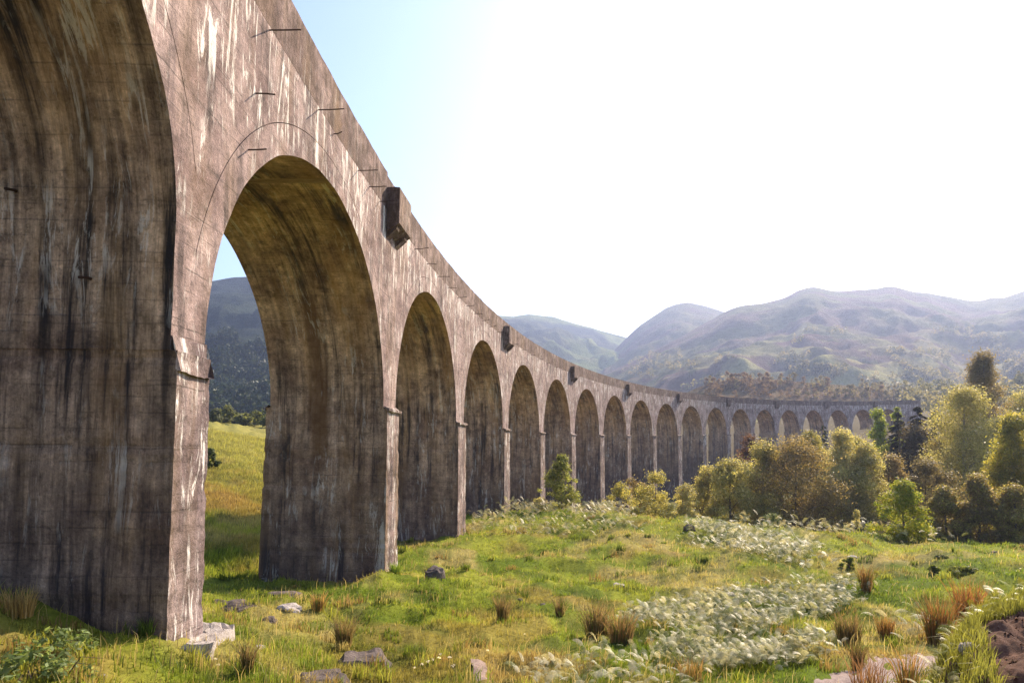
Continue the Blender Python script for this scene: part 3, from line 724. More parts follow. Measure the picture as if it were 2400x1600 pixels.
def in_pier(x, y):
    bad = np.zeros(len(x), bool)
    for s0, s1 in piers[1:7]:
        q = V(np.array([(s0+s1)/2]), np.array([2.7]), 0)[0]; h = np.interp((s0+s1)/2, _ps, _ph)
        al = (x-q[0])*np.sin(h)+(y-q[1])*np.cos(h); ac = (x-q[0])*np.cos(h)-(y-q[1])*np.sin(h)
        bad |= (np.abs(al) < (s1-s0)/2+.08) & (np.abs(ac) < 3.05)
    return bad
path_px = np.array([hit(*p)[:2] for p in ((1850, 1660), (1930, 1622), (1990, 1600), (2060, 1575), (2110, 1562), (2170, 1552), (2235, 1543))])
trail_px = np.array([hit(*p)[:2] for p in ((1135, 1660), (1127, 1600), (1120, 1575), (1108, 1548))])
def on_path(x, y):
    d = np.full(len(x), 9.0)
    for p, q in zip(trail_px[:-1], trail_px[1:]):
        t = np.clip(((x-p[0])*(q-p)[0]+(y-p[1])*(q-p)[1])/((q-p)**2).sum(), 0, 1); d = np.minimum(d, .28+np.hypot(x-p[0]-t*(q-p)[0], y-p[1]-t*(q-p)[1]))
    for p, q in zip(path_px[:-1], path_px[1:]):
        t = np.clip(((x-p[0])*(q-p)[0]+(y-p[1])*(q-p)[1])/((q-p)**2).sum(), 0, 1); d = np.minimum(d, np.hypot(x-p[0]-t*(q-p)[0], y-p[1]-t*(q-p)[1]))
    return d < .48
def field(n, r0, r1, a0=-44, a1=42, power=1.0):
    u = rng.uniform(0, 1, n)
    r = r0*(r1/r0)**u if power == 1.0 else (r0**(1-power)+u*(r1**(1-power)-r0**(1-power)))**(1/(1-power))
    a = np.radians(rng.uniform(a0, a1, n)); x, y = r*np.sin(a), r*np.cos(a)
    ok = ~in_pier(x, y) & ~on_path(x, y)
    _, bt_ = bank_h(x, y)
    ok &= ~((bt_ > .45) & (y < 9.6) & (x > 2.6))
    return x[ok], y[ok], r[ok]
g = Soup()
x, y, r = field(300000, 6.5, 75)
dens = fbm(x*.5, y*.5, 87, 3); k = rng.uniform(0, 1, len(x)) < smooth(.25, .5, dens)*.75+.3
x, y, r = x[k], y[k], r[k]
col = turf_color(x, y)*rng.uniform(.7, 1.45, len(x))[:, None]
hue = rng.uniform(0, 1, len(x)); col = np.where((hue < .05)[:, None], STRAW*rng.uniform(.7, 1.2, len(x))[:, None], col)
hh = (.05+.16*fbm(x*.45, y*.45, 91, 3)**1.6*rng.uniform(.5, 1.5, len(x)))*(1+.012*r)
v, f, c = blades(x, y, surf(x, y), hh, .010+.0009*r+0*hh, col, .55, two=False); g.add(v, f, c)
# longer dry stems
x, y, r = field(9000, 6.5, 60); k = fbm(x*.3+9, y*.2, 41, 4) > .50; x, y, r = x[k], y[k], r[k]
v, f, c = blades(x, y, surf(x, y), rng.uniform(.25, .55, len(x)), .006+.0006*r, STRAW[None]*rng.uniform(.6, 1.3, len(x))[:, None], .35); g.add(v, f, c)
# tussocks: rust, straw and dark green clumps
nt = 520; x, y, r = field(nt, 9, 62); m = 42
hh = rng.uniform(.14, .34, len(x)); cl = np.array([(.26, .17, .06), (.36, .28, .11), (.12, .15, .02), (.08, .105, .02), (.26, .26, .04), (.15, .19, .025)])[rng.integers(0, 6, len(x))]
rad = rng.uniform(.12, .42, len(x))
aa = rng.uniform(0, 6.283, (len(x), m)); q = np.sqrt(rng.uniform(0, 1, (len(x), m)))*rad[:, None]
X = (x[:, None]+np.cos(aa)*q*1.5).ravel(); Y = (y[:, None]+np.sin(aa)*q).ravel(); RR = np.repeat(r, m)
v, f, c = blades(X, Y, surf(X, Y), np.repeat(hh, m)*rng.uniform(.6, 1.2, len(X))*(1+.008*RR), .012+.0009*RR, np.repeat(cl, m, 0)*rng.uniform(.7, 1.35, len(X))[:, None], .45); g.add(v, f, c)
# meadow seen through the big arch
yy = rng.uniform(30, 150, 60000); xx = -yy*rng.uniform(.34, .52, 60000); k = ~in_pier(xx, yy); xx, yy = xx[k], yy[k]
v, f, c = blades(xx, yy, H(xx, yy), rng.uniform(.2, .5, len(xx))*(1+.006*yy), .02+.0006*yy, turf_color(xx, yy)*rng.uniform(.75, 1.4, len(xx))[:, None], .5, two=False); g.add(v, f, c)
tag(g.build('grass', M['grass']), 'short yellow-green moorland grass covering the field', 'grass', kind='stuff')

# ------------------------------------------------------------------ rush tufts
def rush(px, py, hpx, wpx, label, col=(.17, .12, .06), n=260, green=.25):
    hpx *= 1.15; n = int(n*.6) if n > 100 else n
    p = hit(px, py); h = px_m(hpx, p); w = px_m(wpx, p)*.5
    a = rng.uniform(0, 2*np.pi, n); rr = w*.55*np.sqrt(rng.uniform(0, 1, n))
    x, y = rr*np.cos(a), rr*np.sin(a)*.8
    hh = h*rng.uniform(.55, 1.08, n)
    cc = np.array(col)[None]*rng.uniform(.9, 2.0, n)[:, None]; k = rng.uniform(0, 1, n) < green; cc[k] = np.array([.10, .12, .03])*rng.uniform(.7, 1.3, k.sum())[:, None]
    s = Soup(); b = np.stack([x, y, 0*x-.05], -1)
    out = np.stack([x, y], -1)/max(w, 1e-6)*.6+rng.normal(0, .26, (n, 2))
    wd = .009+.0006*p[1]
    pa = rng.uniform(0, 2*np.pi, n); sd = np.stack([np.cos(pa), np.sin(pa), 0*pa], -1)*wd*.5
    mid = b+np.stack([out[:, 0]*hh*.25, out[:, 1]*hh*.25, hh*.6], -1); tip = b+np.stack([out[:, 0]*hh*.75, out[:, 1]*hh*.75, hh], -1)
    v = np.stack([b-sd, b+sd, mid+sd*.8, mid-sd*.8, tip], 1).reshape(-1, 3); i = np.arange(n)*5
    f = np.concatenate([np.stack([i, i+1, i+2], -1), np.stack([i, i+2, i+3], -1), np.stack([i+3, i+2, i+4], -1)])
    c = np.repeat(cc, 5, 0); s.add(v, f, c)
    o = s.build('rush_tuft', M['straw']); o.location = tuple(map(float, p)); return tag(o, label, 'rush', 'brown rush tufts in the field')
R_ = rush
R_(806, 1515, 66, 52, 'tall brown rush tuft left of centre, above the lichen-crusted block', n=420)
R_(578, 1592, 70, 46, 'thin brown rush tuft at the lower left below the pale stones', n=220)
R_(1177, 1455, 56, 40, 'brown rush tuft in mid field with a straw patch behind it', n=260)
R_(1312, 1440, 46, 28, 'small upright red-brown rush tuft left of the big bracken patch', n=180)
R_(745, 1440, 40, 50, 'pale straw-brown tuft behind the tall brown rush tuft', (.28, .18, .07), n=240)
R_(1400, 1475, 80, 90, 'broad red-brown rush clump at the left edge of the big bracken patch', (.17, .115, .06), n=520)
R_(1455, 1500, 70, 90, 'rusty rush clump in front of the left edge of the big bracken patch', (.18, .12, .06), n=420)
R_(2030, 1395, 62, 34, 'dark brown dock and rush tuft right of the big bracken patch', (.16, .09, .035), n=260)
R_(1990, 1510, 66, 90, 'red-brown rush clump right of the lower bracken patch', (.17, .12, .06), n=520)
R_(2075, 1495, 55, 50, 'brown rush clump behind the gravel path', (.20, .11, .04), n=320)
R_(2200, 1510, 110, 80, 'big dark brown rush clump right of the gravel path, left half', (.18, .09, .035), n=620)
R_(2275, 1485, 100, 110, 'big dark brown rush clump behind the yellow ferns, right half', (.20, .09, .035), n=620)
R_(2010, 1570, 66, 36, 'dark rush tuft at the far edge of the gravel path', (.10, .07, .03), n=260)
R_(2130, 1640, 130, 60, 'tall brown rush tuft standing in front of the gravel path', (.22, .13, .05), n=200)
R_(2040, 1640, 90, 130, 'sparse thin dead rushes in front of the gravel path', (.16, .09, .05), n=90, green=0)
R_(1620, 1600, 50, 90, 'low straw-coloured rush tuft at the bottom edge left of the lower bracken', (.24, .15, .06), n=260)

# ------------------------------------------------------------------ bracken
def frond(n_pairs=9):
    """one frond in local space, length 1, arching along +X"""
    t = np.linspace(.18, .97, n_pairs); v = []; f = []
    def pos(u): return np.array([u*.82, 0, .75*u-.62*u*u])
    for i, u in enumerate(t):
        p = pos(u); L = .27*(1-u)**.75*(.55+.9*min(1, u*2.2))+.02; wd = .045*9/n_pairs*(1-.4*u)
        for sgn in (-1, 1):
            b = len(v); tip = p+np.array([L*.38, sgn*L, -.10*L])
            v += [p-np.array([wd*.5, 0, 0]), p+np.array([wd*.5, 0, 0]), (p*.4+tip*.6)+np.array([wd*.55, 0, .012]), tip, (p*.4+tip*.6)-np.array([wd*.55, 0, -.012])]
            f += [[b, b+1, b+2], [b, b+2, b+4], [b+4, b+2, b+3]]
    b = len(v); v += [np.array([0, -.008, 0]), np.array([0, .008, 0]), pos(.5)+[0, .006, 0], pos(.5)-[0, .006, 0], pos(1.0)]
    f += [[b, b+1, b+2], [b, b+2, b+3], [b+3, b+2, b+4]]
    return np.array(v), np.array(f)
FV, FF = frond(13); FV2, FF2 = frond(6)
def bracken(spots, label, length, cols, seed, far=False, hgt=.55, name='bracken'):
    fv, ff = (FV2, FF2) if far else (FV, FF)
    n = len(spots); r = np.random.default_rng(seed)
    a = r.uniform(0, 2*np.pi, n); L = length*r.uniform(.65, 1.25, n); tilt = r.normal(.25, .35, n); rol = r.normal(0, .5, n)
    v = fv[None]*L[:, None, None]
    cr, sr = np.cos(rol), np.sin(rol); y0, z0 = v[..., 1]*cr[:, None]-v[..., 2]*sr[:, None]*.3, v[..., 2]+v[..., 1]*sr[:, None]
    ct, st = np.cos(tilt), np.sin(tilt); x0 = v[..., 0]*ct[:, None]-z0*st[:, None]*.5; z1 = z0*ct[:, None]+v[..., 0]*st[:, None]
    ca, sa = np.cos(a), np.sin(a)
    X = x0*ca[:, None]-y0*sa[:, None]; Y = x0*sa[:, None]+y0*ca[:, None]
    base = np.asarray(spots)
    zb = surf(base[:, 0], base[:, 1]) + hgt*L*r.uniform(.15, 1.0, n) + .75*L*smooth(.42, .62, fbm(base[:, 0]*(.5 if far else 1.1), base[:, 1]*(.5 if far else 1.1), seed+40, 3))
    P = np.stack([X+base[:, :1], Y+base[:, 1:2], z1+zb[:, None]], -1).reshape(-1, 3)
    f = (ff[None]+np.arange(n)[:, None, None]*len(fv)).reshape(-1, 3)
    ci = r.integers(0, len(cols), n); c = np.array(cols)[ci]*r.uniform(.7, 1.25, n)[:, None]
    # stems
    m = np.repeat(c, len(fv), 0)
    o = mesh_np(name, P, f, M['fern'], cols=m)
    return tag(o, label, 'bracken', kind='stuff')
def patch(poly, n, seed, thr=.38, sc=.5):
    """n ground spots inside a polygon drawn on the photograph"""
    r = np.random.default_rng(seed); G = np.array([hit(*p)[:2] for p in poly])
    lo, hi = G.min(0), G.max(0); out = []
    while len(out) < n:
        p = r.uniform(lo, hi, (n*3, 2)); ins = np.zeros(len(p), bool)
        for i in range(len(G)):
            a, b = G[i], G[i-1]
            c = ((a[1] > p[:, 1]) != (b[1] > p[:, 1])) & (p[:, 0] < (b[0]-a[0])*(p[:, 1]-a[1])/(b[1]-a[1]+1e-12)+a[0]); ins ^= c
        p = p[ins & (fbm(p[:, 0]*sc, p[:, 1]*sc, seed+3, 3) > thr)]; p = p+r.normal(0, .012*np.hypot(G[:, 0], G[:, 1]).mean(), p.shape); out += list(p)
    return np.array(out[:n])
PALE = [(.40, .385, .20), (.53, .49, .31), (.20, .22, .08), (.58, .53, .36), (.10, .12, .04)]
bracken(patch([(1450, 1455), (1520, 1430), (1680, 1400), (1860, 1385), (2010, 1385), (1990, 1425), (1880, 1450), (1840, 1480), (1740, 1508), (1580, 1512), (1490, 1490)], 4600, 3, .34), 'big sunlit pale bracken patch in the right foreground', .36, PALE, 5)
bracken(patch([(1540, 1545), (1640, 1525), (1760, 1520), (1945, 1530), (1900, 1560), (1760, 1575), (1600, 1580)], 2000, 4, .3), 'lower strip of pale bracken left of the gravel path', .32, PALE, 6)
bracken(patch([(1230, 1570), (1330, 1572), (1500, 1560), (1590, 1590), (1560, 1640), (1280, 1640), (1230, 1600)], 260, 5, .42), 'pale bracken clump at the bottom edge left of the lower strip', .32, PALE, 7)
bracken(patch([(2110, 1475), (2160, 1460), (2200, 1480), (2180, 1510), (2120, 1510)], 50, 6, .1), 'small pale fern clump in the grass before the big rush clumps', .5, PALE, 8)
MIDF = [(.40, .37, .18), (.50, .44, .27), (.22, .23, .08), (.44, .36, .20)]
bracken(patch([(1110, 1222), (1180, 1207), (1300, 1200), (1430, 1206), (1470, 1222), (1500, 1245), (1440, 1262), (1320, 1250), (1220, 1262), (1110, 1262)], 5200, 8, .34, .25), 'hummocky bracken bank in front of the middle piers', .6, MIDF, 9, True, .9)
bracken(patch([(1600, 1250), (1700, 1240), (1820, 1262), (1920, 1300), (1880, 1330), (1760, 1318), (1640, 1290)], 2600, 9, .42, .3), 'pale bracken sweep across the middle of the field', .55, PALE, 10, True, .8)
bracken(patch([(1720, 1228), (1850, 1214), (2000, 1222), (2100, 1245), (2240, 1268), (2200, 1285), (2020, 1275), (1880, 1262), (1760, 1250)], 3600, 10, .34, .25), 'long bracken belt at the foot of the trees', .7, MIDF, 11, True, 1.0)
YF = [(.27, .27, .03), (.23, .26, .03), (.31, .28, .04)]
def bank_spots(n, seed, t0, t1, y0, y1):
    r = np.random.default_rng(seed); y = r.uniform(y0, y1, n); x = .60*y+r.uniform(t0, t1, n); return np.stack([x, y], -1)
bracken(np.concatenate([bank_spots(260, 12, .35, 2.3, 8.5, 9.7), bank_spots(120, 13, .1, .65, 6.8, 9.0)]), 'bright yellow-green ferns along the edge of the earth bank', .22, YF, 13)

# ferny grass on the lip of the bank
s = Soup(); q = np.concatenate([bank_spots(6500, 15, -.3, .95, 6.2, 9.6), bank_spots(7500, 16, .4, 2.6, 8.3, 9.8)]); x, y = q[:, 0], q[:, 1]
v, f, c = blades(x, y, surf(x, y), rng.uniform(.08, .27, len(x)), np.full(len(x), .010), np.array([[.24, .23, .045]])*rng.uniform(.6, 1.4, len(x))[:, None], .5); s.add(v, f, c)
tag(s.build('bank_grass', M['grass']), 'long yellow grass overhanging the earth bank', 'grass', kind='stuff')

# ------------------------------------------------------------------ trees
def leaf_cloud(centers, radii, n, size, cols, r, flat=.35, droop=0.0, shell=.55):
    """n small leaf faces spread through clumps (centers with per-axis radii)"""
    w = radii.prod(1)**(2/3); ci = r.choice(len(centers), n, p=w/w.sum())
    d = r.normal(0, 1, (n, 3)); d /= np.linalg.norm(d, axis=1)[:, None]
    rad = shell+(1-shell)*r.uniform(0, 1, n)**.7; rad *= r.uniform(.75, 1.15, n)*np.where(r.uniform(0, 1, n) < .28, r.uniform(1.0, 1.75, n), 1.0)
    p = centers[ci]+d*radii[ci]*rad[:, None]
    p[:, 2] -= droop*r.uniform(0, 1, n)*radii[ci][:, 2]
    nrm = d+r.normal(0, .55, (n, 3)); nrm[:, 2] += flat; nrm /= np.linalg.norm(nrm, axis=1)[:, None]
    a = np.cross(nrm, r.normal(0, 1, (n, 3))); a /= np.linalg.norm(a, axis=1)[:, None]; b = np.cross(nrm, a)
    L = (size*r.uniform(.6, 1.35, n))[:, None]
    v = np.stack([p-a*L, p-b*L*.42, p+a*L, p+b*L*.42], 1).reshape(-1, 3)
    i = np.arange(n)*4; f = np.concatenate([np.stack([i, i+1, i+2], -1), np.stack([i, i+2, i+3], -1)])
    cv = r.uniform(.75, 1.25, len(centers))
    cc = np.array(cols)[r.integers(0, len(cols), n)]*(cv[ci]*r.uniform(.75, 1.25, n))[:, None]
    return v, f, np.repeat(cc, 4, 0)
def crown_clumps(h, w, base, r, n, shape='round'):
    """clump centres filling a crown outline between base*h and h with half width w"""
    out = []; rad = []
    while len(out) < n:
        u = r.uniform(0, 1); a = r.uniform(0, 2*np.pi); q = math.sqrt(r.uniform(.05, 1))
        if shape == 'round': env = (1-u**2.4)**.6*(.72+.28*min(1, u*3))
        elif shape == 'egg': env = (1-u**1.7)**.75*(.6+.4*min(1, u*3.5))
        elif shape == 'column': env = min(1, u*5+.35)*(1-u**2.4)**.6*.9
        elif shape == 'bush': env = math.sqrt(max(0, 1-u**2))
        else: env = 1-u
        small = r.uniform() < .4; q = q*(1.18 if small else .95)
        lump = .22+1.55*float(fbm(np.array([math.cos(a)*1.6+h]), np.array([u*3.0+math.sin(a)*1.6+w]), 7, 2)[0])
        out.append((math.cos(a)*q*env*w*.9*lump, math.sin(a)*q*env*w*.84*lump, h*(base+(1-base)*u*.94)))
        s = w*(r.uniform(.09, .18) if small else r.uniform(.19, .36))*(1 if shape != 'column' else 1.15); rad.append((s, s, s*r.uniform(.6, .95)))
    return np.array(out), np.array(rad)
def branchy(h, w, tr, base, r, n=7, mat=None, parent=None):
    v, f = tube_pts([(0, 0, -.4), (tr*.3, 0, h*.25), (-tr*.4, tr*.3, h*.5), (tr*.2, 0, h*.86)], [tr*1.25, tr, tr*.7, tr*.15], 7)
    trunk = mesh_np('trunk', v, f, mat, parent, smooth_shade=True)
    for i in range(n):
        a = i*2.4+r.uniform(-.4, .4); z0 = h*(base*.8+.12+.55*i/n); L = w*r.uniform(.55, .85)*(1.1-.5*i/n)
        p0 = np.array([0, 0, z0]); p2 = p0+np.array([math.cos(a)*L, math.sin(a)*L, L*r.uniform(.35, .8)]); p1 = (p0+p2)/2+np.array([0, 0, L*.06])
        v, f = tube_pts([p0, p1, p2], [tr*.42, tr*.27, tr*.06], 5); mesh_np('limb', v, f, mat, trunk, smooth_shade=True)
    return trunk
def tree(px, base_y, top_y, hw, d, label, cols, shape='round', n=9000, leaf=.16, base=.06, bark='bark', clumps=46, droop=0.0, name='tree', seed=1, mat='leaf', group=None, limbs=6, ground_it=True):
    r = np.random.default_rng(seed+int(px)); d = hit(px, base_y)[1] if d is None else d; b = PX(px, base_y, d); top = PX(px, top_y, d)
    gz = float(H(np.array([b[0]]), np.array([b[1]]))[0]); z0 = gz if ground_it else min(gz, b[2])
    h = top[2]-z0; w = hw/F*d
    # outline measured on the photograph: the crown spans from the visible foot to the top
    vis = 0.0
    t = thing(name, label, 'tree' if name != 'bush' else 'bush', (b[0], b[1], z0), group)
    w *= 1.30; h *= 1.06; n = int(n*1.15); f_ = min(2.4, max(1.0, h/(2.0*w))); clumps = int(clumps*f_); n = int(n*min(1.7, f_))
    cs, rs = crown_clumps(h, w, max(base, vis*.7), r, clumps, shape)
    v, f, c = leaf_cloud(cs, rs, int(n*1.7), leaf*1.2, cols, r, droop=droop)
    mesh_np('crown', v, f, M[mat], t, cols=c)
    branchy(h, w, max(.05, h*.016), max(base, vis*.7), r, limbs, M[bark], t)
    return t
def conifer(px, base_y, top_y, hw, d, label, cols, n=6000, seed=1, leaf=.2):
    r = np.random.default_rng(seed+int(px)); b = PX(px, base_y, d); top = PX(px, top_y, d)
    z0 = float(H(np.array([b[0]]), np.array([b[1]]))[0]); h = top[2]-z0; w = hw/F*d
    t = thing('conifer', label, 'tree', (b[0], b[1], z0))
    k = int(h*7); u = np.sort(r.uniform(.06, 1, k)); a = r.uniform(0, 2*np.pi, k); L = w*(1-u)**.55*r.uniform(.6, 1.1, k)+.12
    P = []; 
    m = n//k+1
    s = r.uniform(.1, 1, (k, m)); 
    x = np.cos(a)[:, None]*L[:, None]*s+r.normal(0, .10, (k, m))*(L[:, None]*.5+.2); y = np.sin(a)[:, None]*L[:, None]*s+r.normal(0, .10, (k, m))*(L[:, None]*.5+.2)
    z = u[:, None]*h-L[:, None]*s*.28-r.uniform(0, .35, (k, m))*s
    p = np.stack([x, y, z], -1).reshape(-1, 3); nn = len(p)
    dr = np.stack([np.cos(a)[:, None]*np.ones(m), np.sin(a)[:, None]*np.ones(m), -.5*np.ones((k, m))], -1).reshape(-1, 3)+r.normal(0, .45, (nn, 3)); dr /= np.linalg.norm(dr, axis=1)[:, None]
    sd = np.cross(dr, r.normal(0, 1, (nn, 3))); sd /= np.linalg.norm(sd, axis=1)[:, None]
    LL = leaf*r.uniform(.7, 1.6, nn)[:, None]
    v = np.stack([p-sd*LL*.25, p+sd*LL*.25, p+dr*LL*1.4], 1).reshape(-1, 3); i = np.arange(nn)*3
    c = np.array(cols)[r.integers(0, len(cols), nn)]*r.uniform(.65, 1.35, nn)[:, None]
    mesh_np('crown', v, np.stack([i, i+1, i+2], -1), M['needle'], t, cols=np.repeat(c, 3, 0))
    v, f = tube_pts([(0, 0, -.4), (0, 0, h*.5), (0, 0, h*.97)], [h*.014, h*.009, .02], 7); mesh_np('trunk', v, f, M['bark'], t, smooth_shade=True)
    return t
OLIVE = [(.30, .28, .08), (.37, .33, .115), (.23, .225, .065)]
PALEW = [(.41, .38, .17), (.48, .43, .23), (.33, .32, .13)]
DUSK = [(.23, .18, .08), (.28, .215, .105), (.17, .14, .065)]
BRIGHT = [(.23, .29, .03), (.30, .32, .04), (.16, .21, .025)]
YELL = [(.34, .31, .05), (.40, .34, .07), (.25, .25, .045)]
tree(1316, 1199, 1070, 32, 66, 'slender pale yellow-green sapling against the middle piers', [(.22, .24, .075), (.28, .28, .10), (.17, .20, .05)], 'egg', 3200, .085, .02, clumps=40, name='sapling')
tree(1262, 1196, 1168, 20, 65, 'tiny yellowish bush left of the slender sapling', PALEW, 'bush', 500, .08, 0, clumps=12, name='bush', limbs=3)
tree(1455, 1200, 1136, 38, 74, 'low olive bush at the pier foot right of the sapling', OLIVE, 'bush', 2600, .09, 0, clumps=24, name='bush', limbs=4)
tree(1490, 1195, 1112, 34, 86, 'dim green bush behind, close against the piers', DUSK, 'egg', 2500, .11, 0, clumps=24, name='bush', limbs=4)
tree(1537, 1204, 1118, 46, 76, 'rounded olive-yellow bush between sapling and big dark tree', OLIVE+PALEW[:1], 'bush', 4200, .10, 0, clumps=34, name='bush', limbs=5)
tree(1600, 1207, 1136, 34, 77, 'pale feathery bush right of the rounded olive-yellow bush', PALEW, 'bush', 3000, .10, 0, clumps=26, name='bush', limbs=4)
tree(1712, 1215, 1082, 66, 82, 'pale olive tree forming the left shoulder of the tree group', OLIVE+PALEW, 'round', 10000, .12, .0, clumps=60)
tree(1790, 1218, 1052, 66, 86, 'sandy-topped broad tree between pale olive tree and dark brown tree', PALEW+OLIVE, 'round', 11000, .12, .0, clumps=64)
tree(1868, 1222, 1045, 92, 84, 'large dark brown rounded tree in the middle of the group', DUSK, 'round', 17000, .12, .0, clumps=90, seed=4)
tree(1975, 1218, 1012, 58, 90, 'soft pale willow-like tree right of the dark brown tree', PALEW, 'egg', 12000, .12, .0, clumps=70, droop=.4)
tree(2030, 1220, 1045, 58, 89, 'second pale willow-like tree, further right and lower', PALEW+OLIVE, 'round', 11000, .12, .0, clumps=64, droop=.4)
tree(1905, 1200, 1010, 42, 96, 'olive tree whose top shows behind the dark brown tree', OLIVE, 'egg', 7000, .13, .1, clumps=44)
tree(1765, 1150, 1028, 46, 118, 'dim reddish-brown shrub by the far piers behind the sandy-topped tree', [(.10, .05, .03), (.13, .07, .04)], 'bush', 4200, .15, .2, clumps=36, name='bush')
conifer(1934, 1200, 996, 17, 104, 'thin dark conifer spire rising behind the pale willow-like tree', [(.05, .06, .03), (.07, .07, .035)], 3000)
conifer(2112, 1180, 966, 66, 112, 'dark brown-green spruce, left of the close trio', [(.05, .04, .024), (.07, .053, .03)], 20000)
conifer(2156, 1185, 953, 72, 110, 'dark brown-green spruce, middle of the close trio', [(.05, .04, .024), (.07, .053, .03)], 22000)
conifer(2200, 1185, 960, 66, 111, 'dark brown-green spruce, right of the close trio', [(.052, .04, .025), (.075, .055, .032)], 20000)
tree(2150, 1200, 1010, 66, 108, 'dark undergrowth tree filling the foot of the spruce trio', [(.10, .08, .04), (.13, .10, .05)], 'round', 9000, .14, .0, clumps=60, seed=9)
tree(2062, 1190, 963, 34, 113, 'bright green upright tree left of the spruce trio', BRIGHT, 'egg', 6500, .14, .05, clumps=46)
tree(2108, 1190, 962, 20, 116, 'bright green treetop showing between the spruces', BRIGHT, 'egg', 3500, .14, .3, clumps=26)
tree(2268, 1230, 905, 74, 93, 'tall pale drooping birch right of the spruce trio', PALEW+OLIVE, 'column', 15000, .12, .02, bark='palebark', clumps=110, droop=.5, limbs=9)
tree(2316, 1200, 842, 56, 104, 'tallest tree, airy brownish crown rising behind the birch', [(.21, .17, .085), (.26, .205, .11), (.17, .145, .07)], 'egg', 8000, .13, .35, clumps=70, limbs=9)
tree(2385, 1252, 975, 50, 70, 'yellow-green leafy tree at the right edge', YELL, 'column', 12000, .11, .05, clumps=70, limbs=9)
tree(2172, 1235, 1090, 64, 68, 'dusty pinkish willow bush behind the small green tree', [(.17, .14, .08), (.20, .17, .10), (.13, .11, .06)], 'bush', 9000, .10, .0, clumps=54, name='bush', limbs=6)
tree(2118, 1250, 1135, 50, 54, 'small bright green rounded tree standing alone before the group', BRIGHT+YELL[:1], 'egg', 9000, .075, .02, clumps=54, limbs=7)
tree(2218, 1258, 1140, 44, 61, 'dull olive bush right of the small bright green tree', DUSK+OLIVE, 'egg', 9500, .09, .0, clumps=54, name='bush')
tree(2296, 1262, 1118, 50, 60, 'dark olive thicket bush near the right edge', DUSK+OLIVE[:1], 'egg', 10000, .09, .0, clumps=56, name='bush', seed=5)
tree(2382, 1264, 1146, 46, 59, 'dark shaded bush at the right edge under the yellow-green tree', DUSK+OLIVE, 'bush', 10000, .09, .0, clumps=56, name='bush', seed=6)
tree(2450, 1240, 1010, 70, 66, 'olive tree just cut by the right edge', OLIVE, 'round', 9000, .11, .05, clumps=50, seed=7)
tree(1808, 1222, 1205, 34, 72, 'low green bush at the end of the bracken belt under the dark brown tree', [(.10, .14, .05), (.13, .16, .06)], 'bush', 1800, .08, 0, clumps=18, name='bush', limbs=3)
tree(2008, 1225, 1196, 14, 66, 'tiny pale sapling in front of the willow-like trees', PALEW, 'egg', 600, .07, 0, clumps=12, name='sapling', limbs=3)
tree(488, 1096, 1054, 20, 88, 'round dark green bush in the meadow behind the nearest pier', [(.06, .085, .02), (.08, .10, .03)], 'bush', 2600, .13, 0, clumps=24, name='bush', limbs=4)
tree(634, 1105, 1088, 12, 90, 'small dark bush beside the second pier in the meadow', [(.06, .08, .02)], 'bush', 900, .12, 0, clumps=12, name='bush', limbs=3)
tree(2258, 1352, 1330, 24, None, 'dark green weed clump on the bright turf at the right', [(.14, .17, .035), (.18, .20, .05)], 'bush', 1500, .05, 0, clumps=18, name='bush', limbs=3)
tree(2190, 1345, 1325, 14, None, 'small dark green weed clump left of the larger weed clump', [(.14, .17, .035)], 'bush', 900, .05, 0, clumps=12, name='bush', limbs=3)
tree(2208, 1320, 1303, 12, None, 'little domed shrub on the turf behind the weed clumps', [(.10, .13, .04), (.15, .16, .07)], 'bush', 900, .05, 0, clumps=12, name='bush', limbs=3)
tree(1990, 1322, 1308, 14, None, 'dark leafy hummock left of the flat pale stone', [(.14, .17, .035)], 'bush', 600, .06, 0, clumps=10, name='bush', limbs=3)

# the trees that fill the group from behind
tree(1660, 1210, 1100, 46, 88, 'loose pale bush at the far left end of the tree group', PALEW+OLIVE, 'bush', 5000, .12, 0, clumps=34, name='bush')
tree(1750, 1215, 1095, 60, 94, 'olive thicket low between the left shoulder trees', OLIVE, 'bush', 8000, .13, 0, clumps=50, name='bush')
tree(1930, 1218, 1060, 64, 98, 'dusky tree filling the gap behind the dark brown tree', DUSK+OLIVE, 'round', 10000, .14, 0, clumps=60)
tree(2010, 1215, 1035, 66, 104, 'olive tree standing behind the two willow-like trees', OLIVE, 'round', 10000, .14, 0, clumps=60, seed=3)
tree(2085, 1215, 1075, 58, 96, 'dusky thicket tree below the bright green upright tree', DUSK, 'round', 9000, .13, 0, clumps=54)
tree(2225, 1215, 1030, 60, 100, 'olive tree between the spruce trio and the drooping birch', OLIVE+DUSK, 'round', 9000, .13, 0, clumps=56)
tree(2345, 1220, 985, 58, 96, 'pale birch right of the drooping birch, behind the yellow-green tree', PALEW+OLIVE, 'egg', 10000, .13, 0, clumps=60)
tree(2240, 1180, 985, 44, 122, 'dim olive treetop left of the tallest tree', OLIVE, 'egg', 6000, .15, 0, clumps=44)
tree(2400, 1180, 925, 60, 118, 'hazy olive tree high at the right edge behind the others', OLIVE+PALEW, 'egg', 8000, .15, 0, clumps=50)
tree(1650, 1190, 1122, 40, 108, 'dim shrub at the pier feet left of the tree group', DUSK+OLIVE, 'bush', 4000, .15, 0, clumps=30, name='bush')

